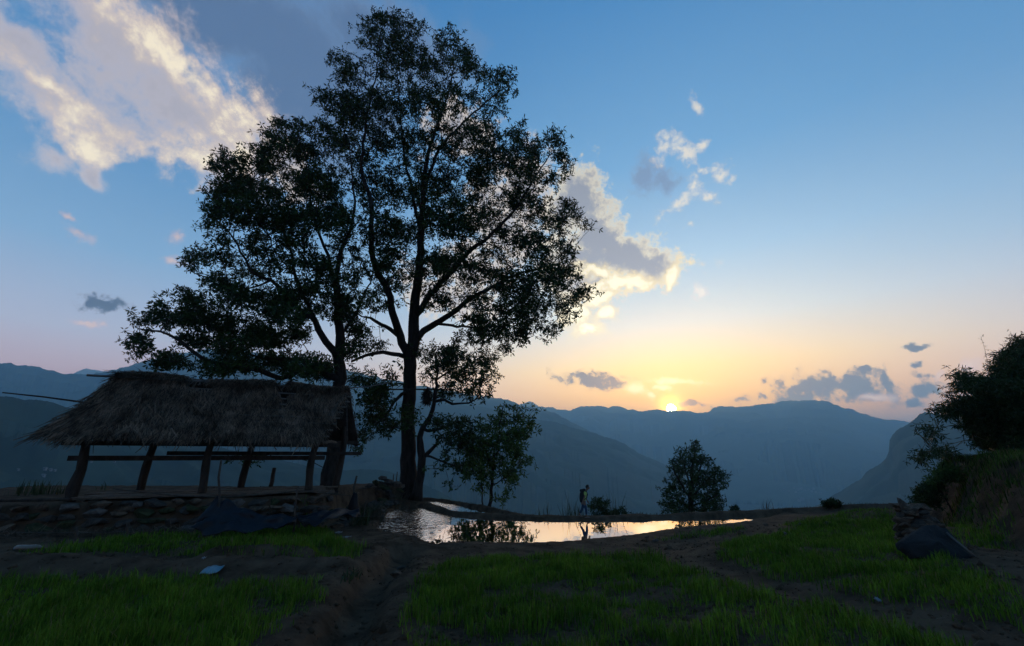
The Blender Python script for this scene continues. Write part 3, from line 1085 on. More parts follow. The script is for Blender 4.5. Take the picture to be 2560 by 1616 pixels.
big_crown += [(933, 866, 36, 18), (905, 945, 30, 24, 1.2), (930, 970, 30, 22), (941, 1005, 36, 30, 1.3), (935, 1047, 40, 30, 1.3), (975, 1065, 26, 22), (1015, 1035, 20, 22), (1020, 1062, 22, 14), (894, 1126, 14, 16, .8), (905, 1090, 22, 18), (1060, 880, 34, 20, .6), (985, 935, 24, 18, .7)]
big_tree = tree('broadleaf_tree', 'towering broadleaf tree with the thickest trunk, at the corner of the pond', big_limbs, big_crown, YT, 9.0, 2550, per=7, spread=.32, length=.28, width=.10, seed=11)

# its leaning neighbour behind the shed
YL = 25.5
left_limbs = [
    [(822, 1236, .62), (824, 1205, .52), (832, 1150, .44), (842, 1060, .38), (850, 945, .34), (848, 897, .33), (850, 838, .27), (846, 779, .23), (842, 720, .19), (842, 681, .17), (856, 622, .13), (886, 533, .09), (880, 440, .05), (870, 340, .025)],
    [(850, 905, .24), (834, 880, .23, -.4), (799, 830, .19, -.8), (783, 799, .17, -1), (744, 770, .14, -1.3), (700, 720, .12, -1.5), (679, 700, .10, -1.6), (631, 681, .08, -1.7), (584, 598, .05, -1.7), (530, 540, .03, -1.5)],
    [(800, 832, .14, -.6), (770, 760, .13, .3), (738, 693, .11, .6), (726, 622, .09, .8), (703, 568, .07, 1), (660, 490, .05, 1), (600, 430, .03, 1)],
    [(848, 950, .22), (815, 940, .20, -.5), (789, 915, .17, -.9), (750, 925, .16, -1.2), (700, 946, .15, -1.5), (640, 925, .14, -1.8), (560, 912, .12, -2), (495, 888, .10, -2.2), (448, 850, .08, -2.4), (400, 830, .06, -2.4), (345, 822, .03, -2.4)],
    [(789, 915, .12, -.9), (739, 897, .10, 0), (669, 898, .08, .4), (600, 880, .05, .6), (520, 850, .03, .8)],
    [(844, 750, .13), (821, 645, .11, .8), (790, 560, .08, 1.2), (770, 470, .05, 1.2), (740, 380, .03, 1)],
    [(850, 840, .11), (880, 800, .10, .6), (910, 740, .07, .8), (925, 705, .04, .8), (935, 670, .015, .8)],
    [(680, 700, .07, -1.6), (620, 720, .05, -1.4), (540, 700, .04, -1.2), (480, 680, .025, -1)],
]
left_crown = [crop(e) for e in [
    (440, 645, 22, 25), (420, 700, 45, 35), (500, 690, 60, 40), (590, 670, 60, 60), (690, 520, 55, 28), (640, 570, 50, 28), (770, 530, 45, 25), (720, 610, 90, 50, .8), (640, 640, 50, 40), (430, 790, 60, 50), (520, 790, 90, 70), (640, 830, 70, 60), (800, 640, 90, 70, .9), (760, 780, 80, 70, .7), (850, 780, 110, 90),
    (410, 870, 50, 50), (520, 890, 100, 70), (640, 930, 90, 60), (760, 920, 110, 70), (900, 920, 90, 80), (390, 950, 35, 35), (440, 1010, 45, 25, .8), (560, 1000, 80, 40, .7), (740, 1010, 90, 40, .7), (310, 1090, 45, 40), (370, 1080, 55, 25), (460, 1100, 60, 30, .8), (560, 1160, 90, 35, .9),
    (420, 1190, 45, 45), (490, 1250, 90, 50), (640, 1270, 100, 60), (720, 1240, 70, 50), (800, 1220, 60, 50, .9), (700, 1330, 90, 55), (960, 1160, 50, 50, .5), (250, 1240, 25, 30, .7), (320, 1270, 70, 40), (190, 1290, 40, 25, .8), (110, 1340, 50, 35), (250, 1340, 110, 45), (80, 1440, 40, 45), (110, 1480, 40, 25), (400, 1370, 110, 60),
    (540, 1390, 110, 60), (330, 1440, 100, 40), (480, 1460, 100, 40), (630, 1440, 90, 50, .9), (740, 1420, 70, 50, .8), (820, 1320, 60, 50, .7), (930, 1300, 60, 60, .6), (990, 1390, 40, 50, .6), (870, 1160, 40, 60, .5)]]
left_crown += [crop(e) for e in [(950, 1050, 90, 80, .6), (900, 1200, 90, 80, .55), (1000, 1270, 80, 80, .5), (800, 1110, 100, 60, .6), (930, 1330, 80, 60, .6), (1010, 1410, 60, 60, .6), (680, 1120, 80, 50, .6), (590, 1060, 90, 40, .7), (690, 720, 70, 60, .6), (560, 740, 60, 40, .7), (350, 1180, 30, 20, .4), (390, 1330, 70, 40, .8)]]
left_crown += [(430, 905, 70, 18), (560, 915, 90, 22), (680, 905, 80, 25), (760, 915, 60, 25), (800, 930, 40, 22), (880, 880, 30, 30, .7), (640, 1150, 20, 8, .5), (590, 1145, 14, 6, .4)]
tree('broadleaf_tree', 'wide spreading broadleaf tree rising behind the thatched shed', left_limbs, left_crown, YL, 8.0, 1600, per=7, spread=.28, length=.26, width=.09, seed=23)

# crooked small tree beside the great trunk
YS = 28.3
small_limbs = [
    [(1040, 1252, .42), (1045, 1228, .30), (1051, 1189, .25), (1056, 1144, .25), (1051, 1110, .22), (1049, 1092, .19), (1057, 1070, .17), (1076, 1042, .15), (1085, 1006, .13), (1091, 980, .11), (1092, 950, .09), (1094, 915, .06), (1090, 880, .035)],
    [(1056, 1142, .16), (1064, 1138, .14), (1078, 1125, .12, .3), (1092, 1110, .09, .5), (1098, 1092, .06, .6)],
    [(1089, 996, .10), (1109, 999, .09, -.3), (1128, 1011, .08, -.5), (1152, 1009, .06, -.7), (1170, 1009, .05, -.7), (1195, 996, .03, -.6)],
    [(1052, 1082, .11), (1070, 1078, .10), (1090, 1077, .08, .3), (1142, 1056, .06, .5), (1189, 1056, .03, .6)],
    [(1066, 1137, .08), (1095, 1148, .06, -.4), (1118, 1160, .05, -.5), (1142, 1167, .03, -.5)],
    [(1092, 950, .07), (1120, 930, .05, .4), (1160, 915, .04, .5), (1200, 905, .025, .5)],
]
small_crown = [(1091, 900, 45, 34), (1130, 880, 40, 25), (1154, 915, 40, 28), (1200, 900, 40, 25, .9), (1215, 935, 30, 22, .8), (1160, 955, 50, 25, .8), (1120, 985, 40, 22, .7), (1195, 985, 40, 22, .6), (1100, 1060, 35, 22, .7), (1150, 1065, 35, 22, .9), (1130, 1100, 35, 25, .8), (1165, 1110, 28, 25), (1110, 1150, 20, 12, .6), (1135, 1165, 28, 14, .7), (1085, 1170, 16, 12, .5), (1125, 1205, 8, 8, .5), (1070, 945, 18, 22, .6)]
tree('broadleaf_tree', 'slender crooked tree leaning away from the great trunk', small_limbs, small_crown, YS, 3.6, 360, per=4, spread=.27, length=.26, width=.09, seed=31, step=.4, bare=.08)

# young tree on the slope beyond the ponds
YP = 31.0
sap_limbs = [
    [(1222, 1330, .15), (1224, 1270, .12), (1230, 1200, .10), (1233, 1165, .085), (1237, 1129, .07), (1245, 1090, .05), (1252, 1050, .03), (1258, 1015, .02)],
    [(1223, 1310, .07), (1208, 1280, .055, .4), (1205, 1212, .05, .8), (1204, 1177, .04, .9), (1200, 1130, .03, 1), (1190, 1080, .02, 1)],
    [(1232, 1172, .05), (1222, 1150, .04, -.5), (1210, 1120, .03, -.7), (1190, 1095, .02, -.7)],
    [(1236, 1140, .05), (1262, 1110, .04, .4), (1285, 1070, .03, .6), (1310, 1045, .02, .6)],
    [(1230, 1215, .04), (1255, 1200, .03, -.4), (1290, 1180, .02, -.4)],
]
sap_crown = [(1256, 1030, 14, 20), (1246, 1050, 22, 20), (1295, 1018, 16, 14, .7), (1290, 1045, 26, 18), (1328, 1024, 12, 8, .5), (1325, 1060, 18, 18, .8), (1310, 1085, 26, 18), (1270, 1085, 40, 24), (1215, 1065, 30, 16), (1190, 1090, 30, 20), (1230, 1110, 40, 24), (1285, 1120, 34, 22), (1305, 1150, 24, 16), (1175, 1130, 24, 24), (1200, 1150, 30, 24), (1250, 1150, 34, 24), (1280, 1175, 26, 18), (1185, 1180, 30, 16), (1160, 1165, 20, 16, .8), (1225, 1190, 30, 18), (1280, 1200, 18, 18), (1195, 1222, 14, 12, .8), (1275, 1230, 20, 9, .8), (1250, 1250, 16, 10, .8)]
tree('young_tree', 'young green tree with two thin stems beyond the narrow strip of water', sap_limbs, sap_crown, YP, 4.0, 340, 'leaf_young', per=3, spread=.22, length=.30, width=.10, seed=41, step=.35)

# round cone-shaped tree below the far bank
YR = 36.0
cone_limbs = [
    [(1727, 1340, .26), (1728, 1285, .22), (1728, 1240, .19), (1729, 1200, .15), (1733, 1160, .10), (1737, 1125, .05), (1738, 1105, .02)],
    [(1728, 1250, .10), (1705, 1215, .08, -.6), (1688, 1180, .05, -.8), (1680, 1150, .03, -.8)],
    [(1728, 1245, .10), (1755, 1215, .08, .6), (1780, 1190, .05, .8), (1795, 1170, .03, .8)],
    [(1728, 1225, .09), (1715, 1180, .06, .8), (1705, 1145, .03, 1)],
    [(1729, 1210, .09), (1748, 1175, .06, -.8), (1760, 1145, .03, -1)],
    [(1728, 1270, .08), (1690, 1250, .06, .4), (1665, 1240, .03, .6)],
    [(1728, 1268, .08), (1770, 1250, .06, -.4), (1795, 1235, .03, -.6)],
]
cone_crown = [(1738, 1112, 12, 12), (1738, 1132, 22, 18), (1708, 1128, 16, 12, .9), (1745, 1155, 30, 18), (1700, 1150, 22, 18), (1720, 1175, 34, 18), (1765, 1150, 12, 14, .8), (1690, 1175, 20, 16), (1755, 1185, 28, 18), (1785, 1180, 18, 16), (1800, 1190, 14, 16), (1690, 1205, 26, 20), (1730, 1205, 34, 18), (1775, 1210, 30, 18), (1805, 1215, 12, 16), (1675, 1230, 22, 16), (1720, 1235, 34, 16), (1765, 1240, 30, 16), (1795, 1240, 18, 16), (1665, 1258, 16, 12), (1690, 1262, 30, 14), (1735, 1265, 30, 12, .7), (1775, 1265, 32, 14), (1665, 1278, 14, 10), (1700, 1280, 34, 12), (1760, 1283, 34, 12), (1795, 1268, 16, 12)]
tree('broadleaf_tree', 'lone cone-shaped tree standing below the far pond bank', cone_limbs, cone_crown, YR, 5.0, 460, 'leaf_dark', per=3, spread=.19, length=.24, width=.085, seed=51, step=.4, bare=.04)


# ------------------------------------------------------------------ thatched shed
mat('old_wood', (.016, .012, .010), (.050, .036, .026), 5.0, .85, .9, 20.0, spec=.2, stretch=(1, 1, .3))
mat('pale_wood', (.050, .036, .026), (.120, .085, .058), 4.0, .8, .6, 20.0, spec=.2)
mat('thatch', (.016, .011, .009), (.058, .042, .033), 3.0, .95, 1.0, 25.0, spec=.1, stretch=(1.5, .4, .4))
mat('straw', (.040, .027, .018), (.135, .092, .064), 2.0, .9, 0, spec=.08, island=.75)
mat('bamboo_pole', (.050, .045, .042), (.110, .098, .086), 2.0, .6, .3, 12, spec=.3)
mat('stone', (.020, .018, .016), (.070, .060, .050), 1.6, .9, .8, 9.0, spec=.2)
mat('stone_brown', (.034, .025, .018), (.125, .090, .062), 1.8, .9, .8, 9.0, spec=.2)
mat('stone_pale', (.050, .046, .042), (.120, .108, .095), 2.2, .9, .6, 9.0, spec=.2)
mat('stone_moss', (.016, .020, .010), (.050, .056, .026), 2.0, .95, .8, 9.0, spec=.1)

EAVE_Z, RIDGE_Z = 3.34, 5.36
E3 = Vector((SH_E[0], SH_E[1], 0))
N3 = Vector((SH_N[0], SH_N[1], 0))
O3 = Vector((SH_O[0], SH_O[1], 0))


def sw(s, n, z):
    return O3 + E3 * s + N3 * n + Vector((0, 0, z))


shed = thing('thatched_shed', 'open thatched shed on leaning posts, built on the stone terrace', 'shed', tuple(sw(3.2, 1.15, 1.5)))
SO = Vector(shed.location)


def part(mb, name, material, parent=None, smooth=True):
    for i, v in enumerate(mb.V):
        mb.V[i] = Vector(v) - SO
    return mb.build(name, material, parent or shed, smooth)


FRONT = [(0.0, .125, 0.0), (3.15, .12, 0), (6.3, .125, 0)]
BACK = [(1.04, .125, 2.3), (4.07, .12, 2.3), (7.39, .13, 2.3)]
for i, (s, r0, n) in enumerate(FRONT + BACK):
    x, y = shed_xy(s, n)
    z0 = 1.35 if not (i == 2) else 1.55
    pts, rads = [], []
    for k in range(9):
        t = k / 8
        bulge = 0
        if i == 0:
            bulge = .05 * math.exp(-((t - .30) / .10) ** 2)
        pts.append(sw(s + (.05 * math.sin(5 * t + i)) - (.07 * math.exp(-((t - .3) / .1) ** 2) if i == 0 else 0) + .10 * t, n + .04 * math.sin(4 * t + 2 * i), z0 + t * (3.25 - z0 + (.9 if n > 1 else .15))))
        rads.append(r0 * (1.08 - .22 * t) + bulge + .008 * math.sin(13 * t + i))
    p = part(MB().tube(pts, rads, 9), 'post', 'old_wood')
    if i == 0:
        pass
# waist and plate beams
for (s0, s1, n, z, h, w) in ((-.35, 6.75, .22, 2.70, .075, .06), (1.6, 8.2, 2.08, 2.86, .07, .06), (-.5, 7.2, -.02, 3.14, .07, .07), (-.3, 8.0, 2.3, 3.30, .07, .07)):
    part(MB().box(sw((s0 + s1) / 2, n, z), E3 * ((s1 - s0) / 2), N3 * w, Vector((0, 0, h))), 'beam', 'old_wood', smooth=False)
for s in (.3, 3.2, 6.5):
    part(MB().box(sw(s, 1.15, 3.22), N3 * 1.35, E3 * .06, Vector((0, 0, .06))), 'tie_beam', 'old_wood', smooth=False)
# rafters and battens
for k in range(9):
    s = .25 + k * .88
    for n1, zz in ((-.62, EAVE_Z - .06), (2.95, EAVE_Z + .1)):
        part(MB().tube([sw(s, 1.15, RIDGE_Z - .1), sw(s + (.1 if n1 < 0 else -.1), n1, zz)], .035, 6), 'rafter', 'old_wood')


def front_line(t, s):
    """a point of the front roof plane: t 0 at the eave, 1 at the ridge"""
    return sw(s, -.62 + 1.77 * t, EAVE_Z + (RIDGE_Z - EAVE_Z) * t)


for k in range(8):
    t = .08 + k * .115
    e = 6.45 + .95 * t + .25
    part(MB().tube([front_line(t, -.7 + t * .6) - Vector((0, 0, .07)), front_line(t, e) - Vector((0, 0, .07))], .028, 6), 'batten', 'bamboo_pole')
for k in range(7):
    t = .1 + k * .13
    q = lambda s: sw(s, 2.95 - 1.8 * t, EAVE_Z + .1 + (RIDGE_Z - EAVE_Z - .1) * t - .07)
    part(MB().tube([q(-.4 + .8 * t), q(8.0 - .5 * t)], .028, 6), 'batten', 'bamboo_pole')
# ridge, the long pole laid over the thatch and the stub sticking out at the end
part(MB().tube([sw(-.1, 1.15, RIDGE_Z - .1), sw(7.4, 1.15, RIDGE_Z - .1)], .05, 8), 'ridge_beam', 'old_wood')
lp = [front_line(.86, -.75) + Vector((0, 0, .22)), front_line(.90, 1.5) + Vector((0, 0, .17)), front_line(.92, 4) + Vector((0, 0, .14)), front_line(.96, 7.4) + Vector((0, 0, .15)), front_line(1.0, 9.1) + Vector((0, 0, .45))]
part(MB().tube([p for p, _ in catmull(lp, .5)], [.038 - .02 * i / 18 for i in range(len(catmull(lp, .5)))], 6), 'roof_pole', 'bamboo_pole')
part(MB().tube([front_line(.60, -2.35) + Vector((0, 0, .02)), front_line(.57, -1.4), front_line(.52, -.2) - Vector((0, 0, .05))], [.018, .024, .03], 6), 'roof_pole', 'old_wood')
part(MB().tube([front_line(.955, 1.9) + Vector((0, 0, .13)), front_line(.965, 3.1) + Vector((0, 0, .11))], .022, 6), 'roof_pole', 'bamboo_pole')
part(MB().tube([front_line(.80, 4.9) + Vector((0, 0, .065)), front_line(.81, 6.0) + Vector((0, 0, .065))], .018, 6), 'roof_pole', 'bamboo_pole')
for s in (2.05, 2.3, 2.55, 4.95, 5.25):
    part(MB().tube([front_line(.86, s) + Vector((0, 0, .10)), front_line(.99, s + .1) + Vector((0, 0, .05))], .02, 5), 'roof_slat', 'bamboo_pole')
# bundled split laths at the open gable
for k, ds in enumerate((0, .07, -.06)):
    part(MB().tube([front_line(.42, 6.75 + ds) + Vector((0, 0, .02)), front_line(.97, 7.35 + ds * .5) + Vector((0, 0, .08))], .022, 5), 'gable_lath', 'bamboo_pole')
part(MB().tube([sw(6.55, -.35, 3.20), sw(6.9, .2, 3.26), sw(7.1, .9, 3.25)], [.06, .075, .06], 7), 'gable_beam', 'pale_wood')


def roof_sheet(front):
    ns, nt = 150, 46
    V, keep = [], []
    r = np.random.default_rng(5 if front else 6)
    for i in range(nt):
        t = i / (nt - 1)
        for j in range(ns):
            q = j / (ns - 1)
            if front:
                s0, s1 = -.78 + .8 * t ** 1.15, 6.42 + .9 * t
                s = s0 + (s1 - s0) * q
                rag = .10 * (vnoise(np.array([s * 3.1]), np.array([.5]))[0] - .5) + .16 * (vnoise(np.array([s * .9]), np.array([7.5]))[0] - .5)
                tt = t if t > .12 else t - rag * (1 - t / .12)
                p = front_line(tt, s)
            else:
                s = (-.75 + 1.0 * t) + (8.9 - 1.75 * t) * q
                rag = .14 * (vnoise(np.array([s * 2.1]), np.array([3.5]))[0] - .5)
                tt = t if t > .12 else t - rag * (1 - t / .12)
                p = sw(s, 3.05 - 1.9 * tt, EAVE_Z + .05 + (RIDGE_Z - EAVE_Z - .05) * tt)
            # sag and lumps
            lump = .10 * float(fbm(np.array([s]), np.array([t * 3 + (0 if front else 9)]), .8, 4)[0]) - .16 * math.sin(math.pi * t) * (1 if front else .6)
            p = p + Vector((0, 0, lump + .05))
            V.append(p)
            gap = front and t > .84 and t < .985 and ((1.9 < s < 2.85) or (4.75 < s < 5.5))
            gap = gap or (front and .60 < t < .86 and 4.95 < s < 5.25)
            keep.append(not gap)
    F = []
    for i in range(nt - 1):
        for j in range(ns - 1):
            a = i * ns + j
            if keep[a] and keep[a + 1] and keep[a + ns]:
                F.append((a, a + 1, a + ns + 1, a + ns))
    # thickness
    n0 = len(V)
    nrm = (-N3 * .79 + Vector((0, 0, .61))) if front else (N3 * .77 + Vector((0, 0, .64)))
    V2 = V + [v - nrm * .16 for v in V]
    F2 = [f for f in F] + [tuple(n0 + i for i in f[::-1]) for f in F]
    from collections import Counter
    ec = Counter()
    for f in F:
        for a, b in zip(f, f[1:] + f[:1]):
            ec[(a, b)] += 1
    for (a, b) in list(ec):
        if (b, a) not in ec:
            F2.append((b, a, n0 + a, n0 + b))
    return V, V2, F2, nrm, keep


for front in (True, False):
    V1, V2, F2, nrm, keep = roof_sheet(front)
    me = pmesh('thatch_slope', [v - SO for v in V2], F2, True)
    sl = obj('thatch_slope', me, shed, 'thatch')
    # loose straw lying on and over the slope
    r = np.random.default_rng(77 if front else 78)
    ok = [i for i in range(len(V1)) if keep[i]]
    n = 26000 if front else 9000
    pick = r.choice(ok, n)
    B = np.array([tuple(V1[i]) for i in pick]) + r.normal(0, .05, (n, 3)) * np.array([1, 1, .3])
    B += np.array(nrm)[None] * r.uniform(.0, .07, (n, 1))
    down = np.array((-N3 * .62 - Vector((0, 0, .79)))) if front else np.array((N3 * .64 - Vector((0, 0, .77))))
    along = np.array(E3)
    # the stalks fan out towards the near end
    sl_ = (B[:, :2] - np.array(SH_O)[None]) @ SH_E
    fan = (-.75 * np.clip(1 - (sl_ + 1.0) / 2.2, 0, 1) + .08)[:, None] if front else 0.0
    d = down[None] + along[None] * (fan + r.normal(0, .38, (n, 1))) + np.array(nrm)[None] * r.normal(.10, .12, (n, 1))
    d /= np.linalg.norm(d, axis=1)[:, None]
    Ln = r.uniform(.18, .46, (n, 1))
    wv = np.cross(d, np.array(nrm)[None] + r.normal(0, .4, (n, 3)))
    wv /= np.linalg.norm(wv, axis=1)[:, None]
    W = r.uniform(.005, .014, (n, 1))
    tipv = B + d * Ln - np.array([[0, 0, 1]]) * (Ln ** 2) * .12
    big = r.random((n, 1)) < .05
    W = np.where(big, W * 1.7, W)
    tipv = np.where(big, B + d * Ln * 1.7 - np.array([[0, 0, 1]]) * (Ln ** 2) * .2, tipv)
    V = np.stack([B - wv * W, B + wv * W, tipv + wv * W * .4, tipv - wv * W * .4], 1).reshape(-1, 3) - np.array(SO)
    st = obj('straw', np_mesh('straw', V, np.arange(4 * n).reshape(n, 4)), sl, 'straw')
    st['kind'] = 'stuff'
# straw cap over the ridge
r = np.random.default_rng(80)
n = 9000
sr = r.uniform(-.1, 7.35, n)
sr = sr[~(((sr > 1.9) & (sr < 2.6)) | ((sr > 4.7) & (sr < 5.1)))]
n = len(sr)
B = np.array(O3)[None] + np.array(E3)[None] * sr[:, None] + np.array(N3)[None] * (1.15 + r.normal(0, .12, n))[:, None]
B[:, 2] = RIDGE_Z + .06 + r.uniform(-.04, .10, n) + .06 * np.sin(sr * 1.7)
d = np.array(N3)[None] * r.choice([-1, 1], n, p=[.7, .3])[:, None] * .8 + np.array(E3)[None] * r.normal(0, .5, n)[:, None]
d[:, 2] = r.normal(-.55, .3, n)
d /= np.linalg.norm(d, axis=1)[:, None]
Ln = r.uniform(.2, .5, (n, 1))
wv = np.cross(d, r.normal(0, 1, (n, 3)))
wv /= np.linalg.norm(wv, axis=1)[:, None]
tipv = B + d * Ln
V = np.stack([B - wv * .008, B + wv * .008, tipv + wv * .003, tipv - wv * .003], 1).reshape(-1, 3) - np.array(SO)
st = obj('ridge_straw', np_mesh('ridge_straw', V, np.arange(4 * n).reshape(n, 4)), shed, 'straw')
st['kind'] = 'stuff'
# floor boards inside
for k in range(9):
    n0 = -.25 + k * .33
    part(MB().box(sw(3.7 + random.uniform(-.2, .2), n0, 1.60 + random.uniform(-.012, .012)), E3 * (3.5 + random.uniform(-.3, .2)), N3 * .15, Vector((0, 0, .025))), 'floor_board', 'pale_wood', smooth=False)


# ------------------------------------------------------------------ stones
def rock_mesh(i, pts=13, flat=.62):
    r = np.random.default_rng(900 + i)
    import bmesh
    bm = bmesh.new()
    for _ in range(pts):
        v = r.normal(0, 1, 3)
        v /= np.linalg.norm(v)
        v *= r.uniform(.8, 1.05)
        bm.verts.new((v[0], v[1] * .8, v[2] * flat))
    res = bmesh.ops.convex_hull(bm, input=bm.verts)
    for v in [v for v in bm.verts if not v.link_faces]:
        bm.verts.remove(v)
    bmesh.ops.bevel(bm, geom=list(bm.edges), offset=.07, segments=1, affect='EDGES') if False else None
    me = bpy.data.meshes.new('stone')
    bm.to_mesh(me)
    bm.free()
    return me


ROCKS = {}
for mname in ('stone', 'stone_brown', 'stone_pale', 'stone_moss'):
    ROCKS[mname] = []
    for i in range(7):
        me = rock_mesh(i + 10 * len(ROCKS), 16)
        me.materials.append(MATS[mname])
        ROCKS[mname].append(me)


def stone(parent, loc, size, mname='stone', rot=None, name='stone', flat=None):
    o = bpy.data.objects.new(name, random.choice(ROCKS[mname]))
    COL.objects.link(o)
    o.location = Vector(loc) - (Vector(parent.location) if parent else Vector((0, 0, 0)))
    if parent:
        o.parent = parent
    s = size if hasattr(size, '__len__') else (size, size * random.uniform(.7, 1), size * (flat or random.uniform(.6, .9)))
    o.scale = s
    o.rotation_euler = rot or (random.uniform(-.3, .3), random.uniform(-.3, .3), random.uniform(0, 6.28))
    return o


# retaining wall under the shed
wall = thing('stone_wall', 'rough dry stone wall holding up the terrace of the thatched shed', 'stone wall', (*shed_xy(2, -.8), .8))
kinds = ['stone', 'stone', 'stone_brown', 'stone', 'stone_moss', 'stone_brown', 'stone_pale']
random.seed(21)
for lev in range(4):
    s = -4.6 + .2 * lev
    while s < 6.7:
        w = random.uniform(.20, .42)
        x, y = shed_xy(s + w, -.90 + .10 * lev + random.uniform(-.06, .06))
        z = .74 + lev * .22 + random.uniform(-.05, .05) + (-.05 if s > 4 else 0)
        stone(wall, (x, y, z), (w, w * .8, random.uniform(.17, .26)), random.choice(kinds), (random.uniform(-.25, .25), random.uniform(-.25, .25), math.atan2(SH_E[1], SH_E[0]) + random.uniform(-.4, .4)))
        s += w * 1.75 + random.uniform(0, .08)
for (px, row, sz, mname) in ((285, 1318, .34, 'stone_moss'), (315, 1272, .38, 'stone_brown'), (30, 1300, .3, 'stone'), (90, 1285, .32, 'stone_moss'), (660, 1272, .26, 'stone_brown'), (690, 1268, .26, 'stone_brown'), (720, 1272, .34, 'stone_pale'), (340, 1262, .26, 'stone_pale'), (470, 1275, .34, 'stone'), (800, 1275, .34, 'stone'), (830, 1282, .3, 'stone_moss')):
    p = at(px, row, 13.0 + (px / 800) * 2.6 - .6)
    stone(wall, p, (sz, sz * .8, sz * .62), mname)
# block under the corner post
pb = sw(6.3, -.1, 1.28)
b = stone(wall, pb, (.40, .36, .62), 'stone', (0, .05, .3))

# heap of field stones running down to the tree
heap = thing('stone_heap', 'tumbled heap of field stones between the shed and the great trunk', 'stone heap', (-7.4, 22, 1.0))
for k in range(95):
    t = random.random()
    bx, by = (-6.6, 16.6) if t < 0 else (-6.5 - 1.0 * t + random.gauss(0, .28), 16.2 + 12.2 * t)
    z = hz(bx, by)
    stone(heap, (bx, by, z + random.uniform(-.02, .16) + (.20 if t > .55 else 0) * random.random()), random.uniform(.16, .42), random.choice(['stone', 'stone', 'stone_moss', 'stone_brown']))
for (px, row, sz) in ((958, 1196, .36), (975, 1205, .4), (940, 1206, .4), (990, 1212, .36), (922, 1214, .36), (1005, 1216, .3), (905, 1222, .34), (960, 1218, .4), (1000, 1226, .34), (880, 1226, .3)):
    stone(heap, at(px, row, 26.3 - (1000 - px) * .012), sz, random.choice(['stone', 'stone_moss', 'stone_brown']))

# cairn of flat stones and the dark slab leaning on it
cx_, cy_, cz_ = on(2330, 1368)
cy_ += .3
cairn = thing('stone_cairn', 'small tower of flat brown stones stacked in the grass', 'cairn', (cx_, cy_, cz_))
random.seed(5)
htot = at(2330, 1264, cy_).z - cz_ - .1
for lev in range(11):
    t = lev / 10
    wdt = .66 * (1 - t) + .26 * t
    m = 8 if lev < 7 else 5
    for k in range(m):
        a = k * 6.283 / m + lev * .7 + random.uniform(-.3, .3)
        sz = random.uniform(.22, .30)
        stone(cairn, (cx_ + math.cos(a) * wdt * random.uniform(.45, .68) + .16 * (1 - t), cy_ + math.sin(a) * wdt * .5, cz_ + .05 + t * htot), (sz * random.uniform(.7, 1.1), sz * .8, sz * random.uniform(.42, .7)), random.choice(['stone_brown', 'stone_brown', 'stone', 'stone_pale' if lev > 8 else 'stone_brown']), (random.uniform(-.25, .25), random.uniform(-.25, .25), random.uniform(0, 6)))
stone(cairn, (cx_ - .20, cy_ - .05, cz_ + htot + .14), (.20, .10, .17), 'stone_pale', (0, .6, .4))
stone(cairn, (cx_ + .12, cy_, cz_ + htot + .1), (.24, .14, .06), 'stone_pale', (.1, -.1, .2))
mat('slab_dark', (.005, .005, .0055), (.014, .0135, .014), 3.0, .85, .7, 18, spec=.3)
sx_, sy_, sz_ = on(2350, 1398)
slab = thing('leaning_slab', 'dark triangular sheet leaning against the stone cairn', 'slab', (sx_, sy_, sz_))
YB = sy_
out_ = [(2250, 1358), (2262, 1375), (2290, 1392), (2325, 1400), (2400, 1408), (2432, 1392), (2395, 1350), (2365, 1322), (2340, 1312), (2318, 1313), (2295, 1325)]
top_row, bot_row = 1312, 1408
Vs = []
for (px, row) in out_:
    lean = (bot_row - row) / (bot_row - top_row)
    Vs.append(at(px, row, YB + .05 + .42 * lean) - Vector(slab.location))
n_ = len(Vs)
c_ = sum(Vs, Vector()) / n_ + Vector((0, -.10, .04))
th_ = Vector((.0, .12, -.04))
# rings from the rim to the middle, dented and rucked
rim = []
for i in range(n_):
    for q in range(4):
        rim.append(Vs[i].lerp(Vs[(i + 1) % n_], q / 4))
m_ = len(rim)
VV, FF = [], []
for k in range(7):
    f = k / 7
    for i, v in enumerate(rim):
        p = v.lerp(c_, f)
        w = float(fbm(np.array([p.x * 2.4 + 3]), np.array([p.z * 2.8]), 1.0, 5, .6)[0])
        e = .035 * float(fbm(np.array([i * .7]), np.array([.3]), 1.0, 3)[0]) if k == 0 else 0
        VV.append(p + Vector((e, -w * .11 * (.35 + f), w * .05 + e)))
VV.append(c_ + Vector((0, -.02, 0)))
for k in range(6):
    for i in range(m_):
        j = (i + 1) % m_
        FF.append((k * m_ + i, k * m_ + j, (k + 1) * m_ + j, (k + 1) * m_ + i))
for i in range(m_):
    FF.append((6 * m_ + i, 6 * m_ + (i + 1) % m_, 7 * m_))
b0_ = len(VV)
VV += [VV[i] + th_ for i in range(m_)]
for i in range(m_):
    j = (i + 1) % m_
    FF.append((j, i, b0_ + i, b0_ + j))
FF.append(tuple(b0_ + i for i in range(m_)))
obj('sheet', pmesh('sheet', VV, FF, True), slab, 'slab_dark')
p0, p1 = at(2366, 1332, YB + .33) - Vector(slab.location), at(2438, 1392, YB - .02) - Vector(slab.location)
obj('edge_strip', MB().tube([p0, p1], .022, 5).build('edge_strip_', 'bamboo_pole').data, slab)
bpy.data.objects.remove(bpy.data.objects['edge_strip_'])

# ------------------------------------------------------------------ fence stakes, poles, wires, sheeting
mat('stake_wood', (.030, .024, .019), (.075, .058, .045), 4, .85, .5, 20, spec=.2)
mat('wire', (.06, .055, .05), None, rough=.5)
mat('tarpaulin', (.0006, .001, .0025), (.0022, .0045, .011), 1.4, .45, .35, 6, spec=.22)
mat('tarpaulin_black', (.002, .002, .003), (.006, .007, .009), 1.4, .6, .35, 6, spec=.12)


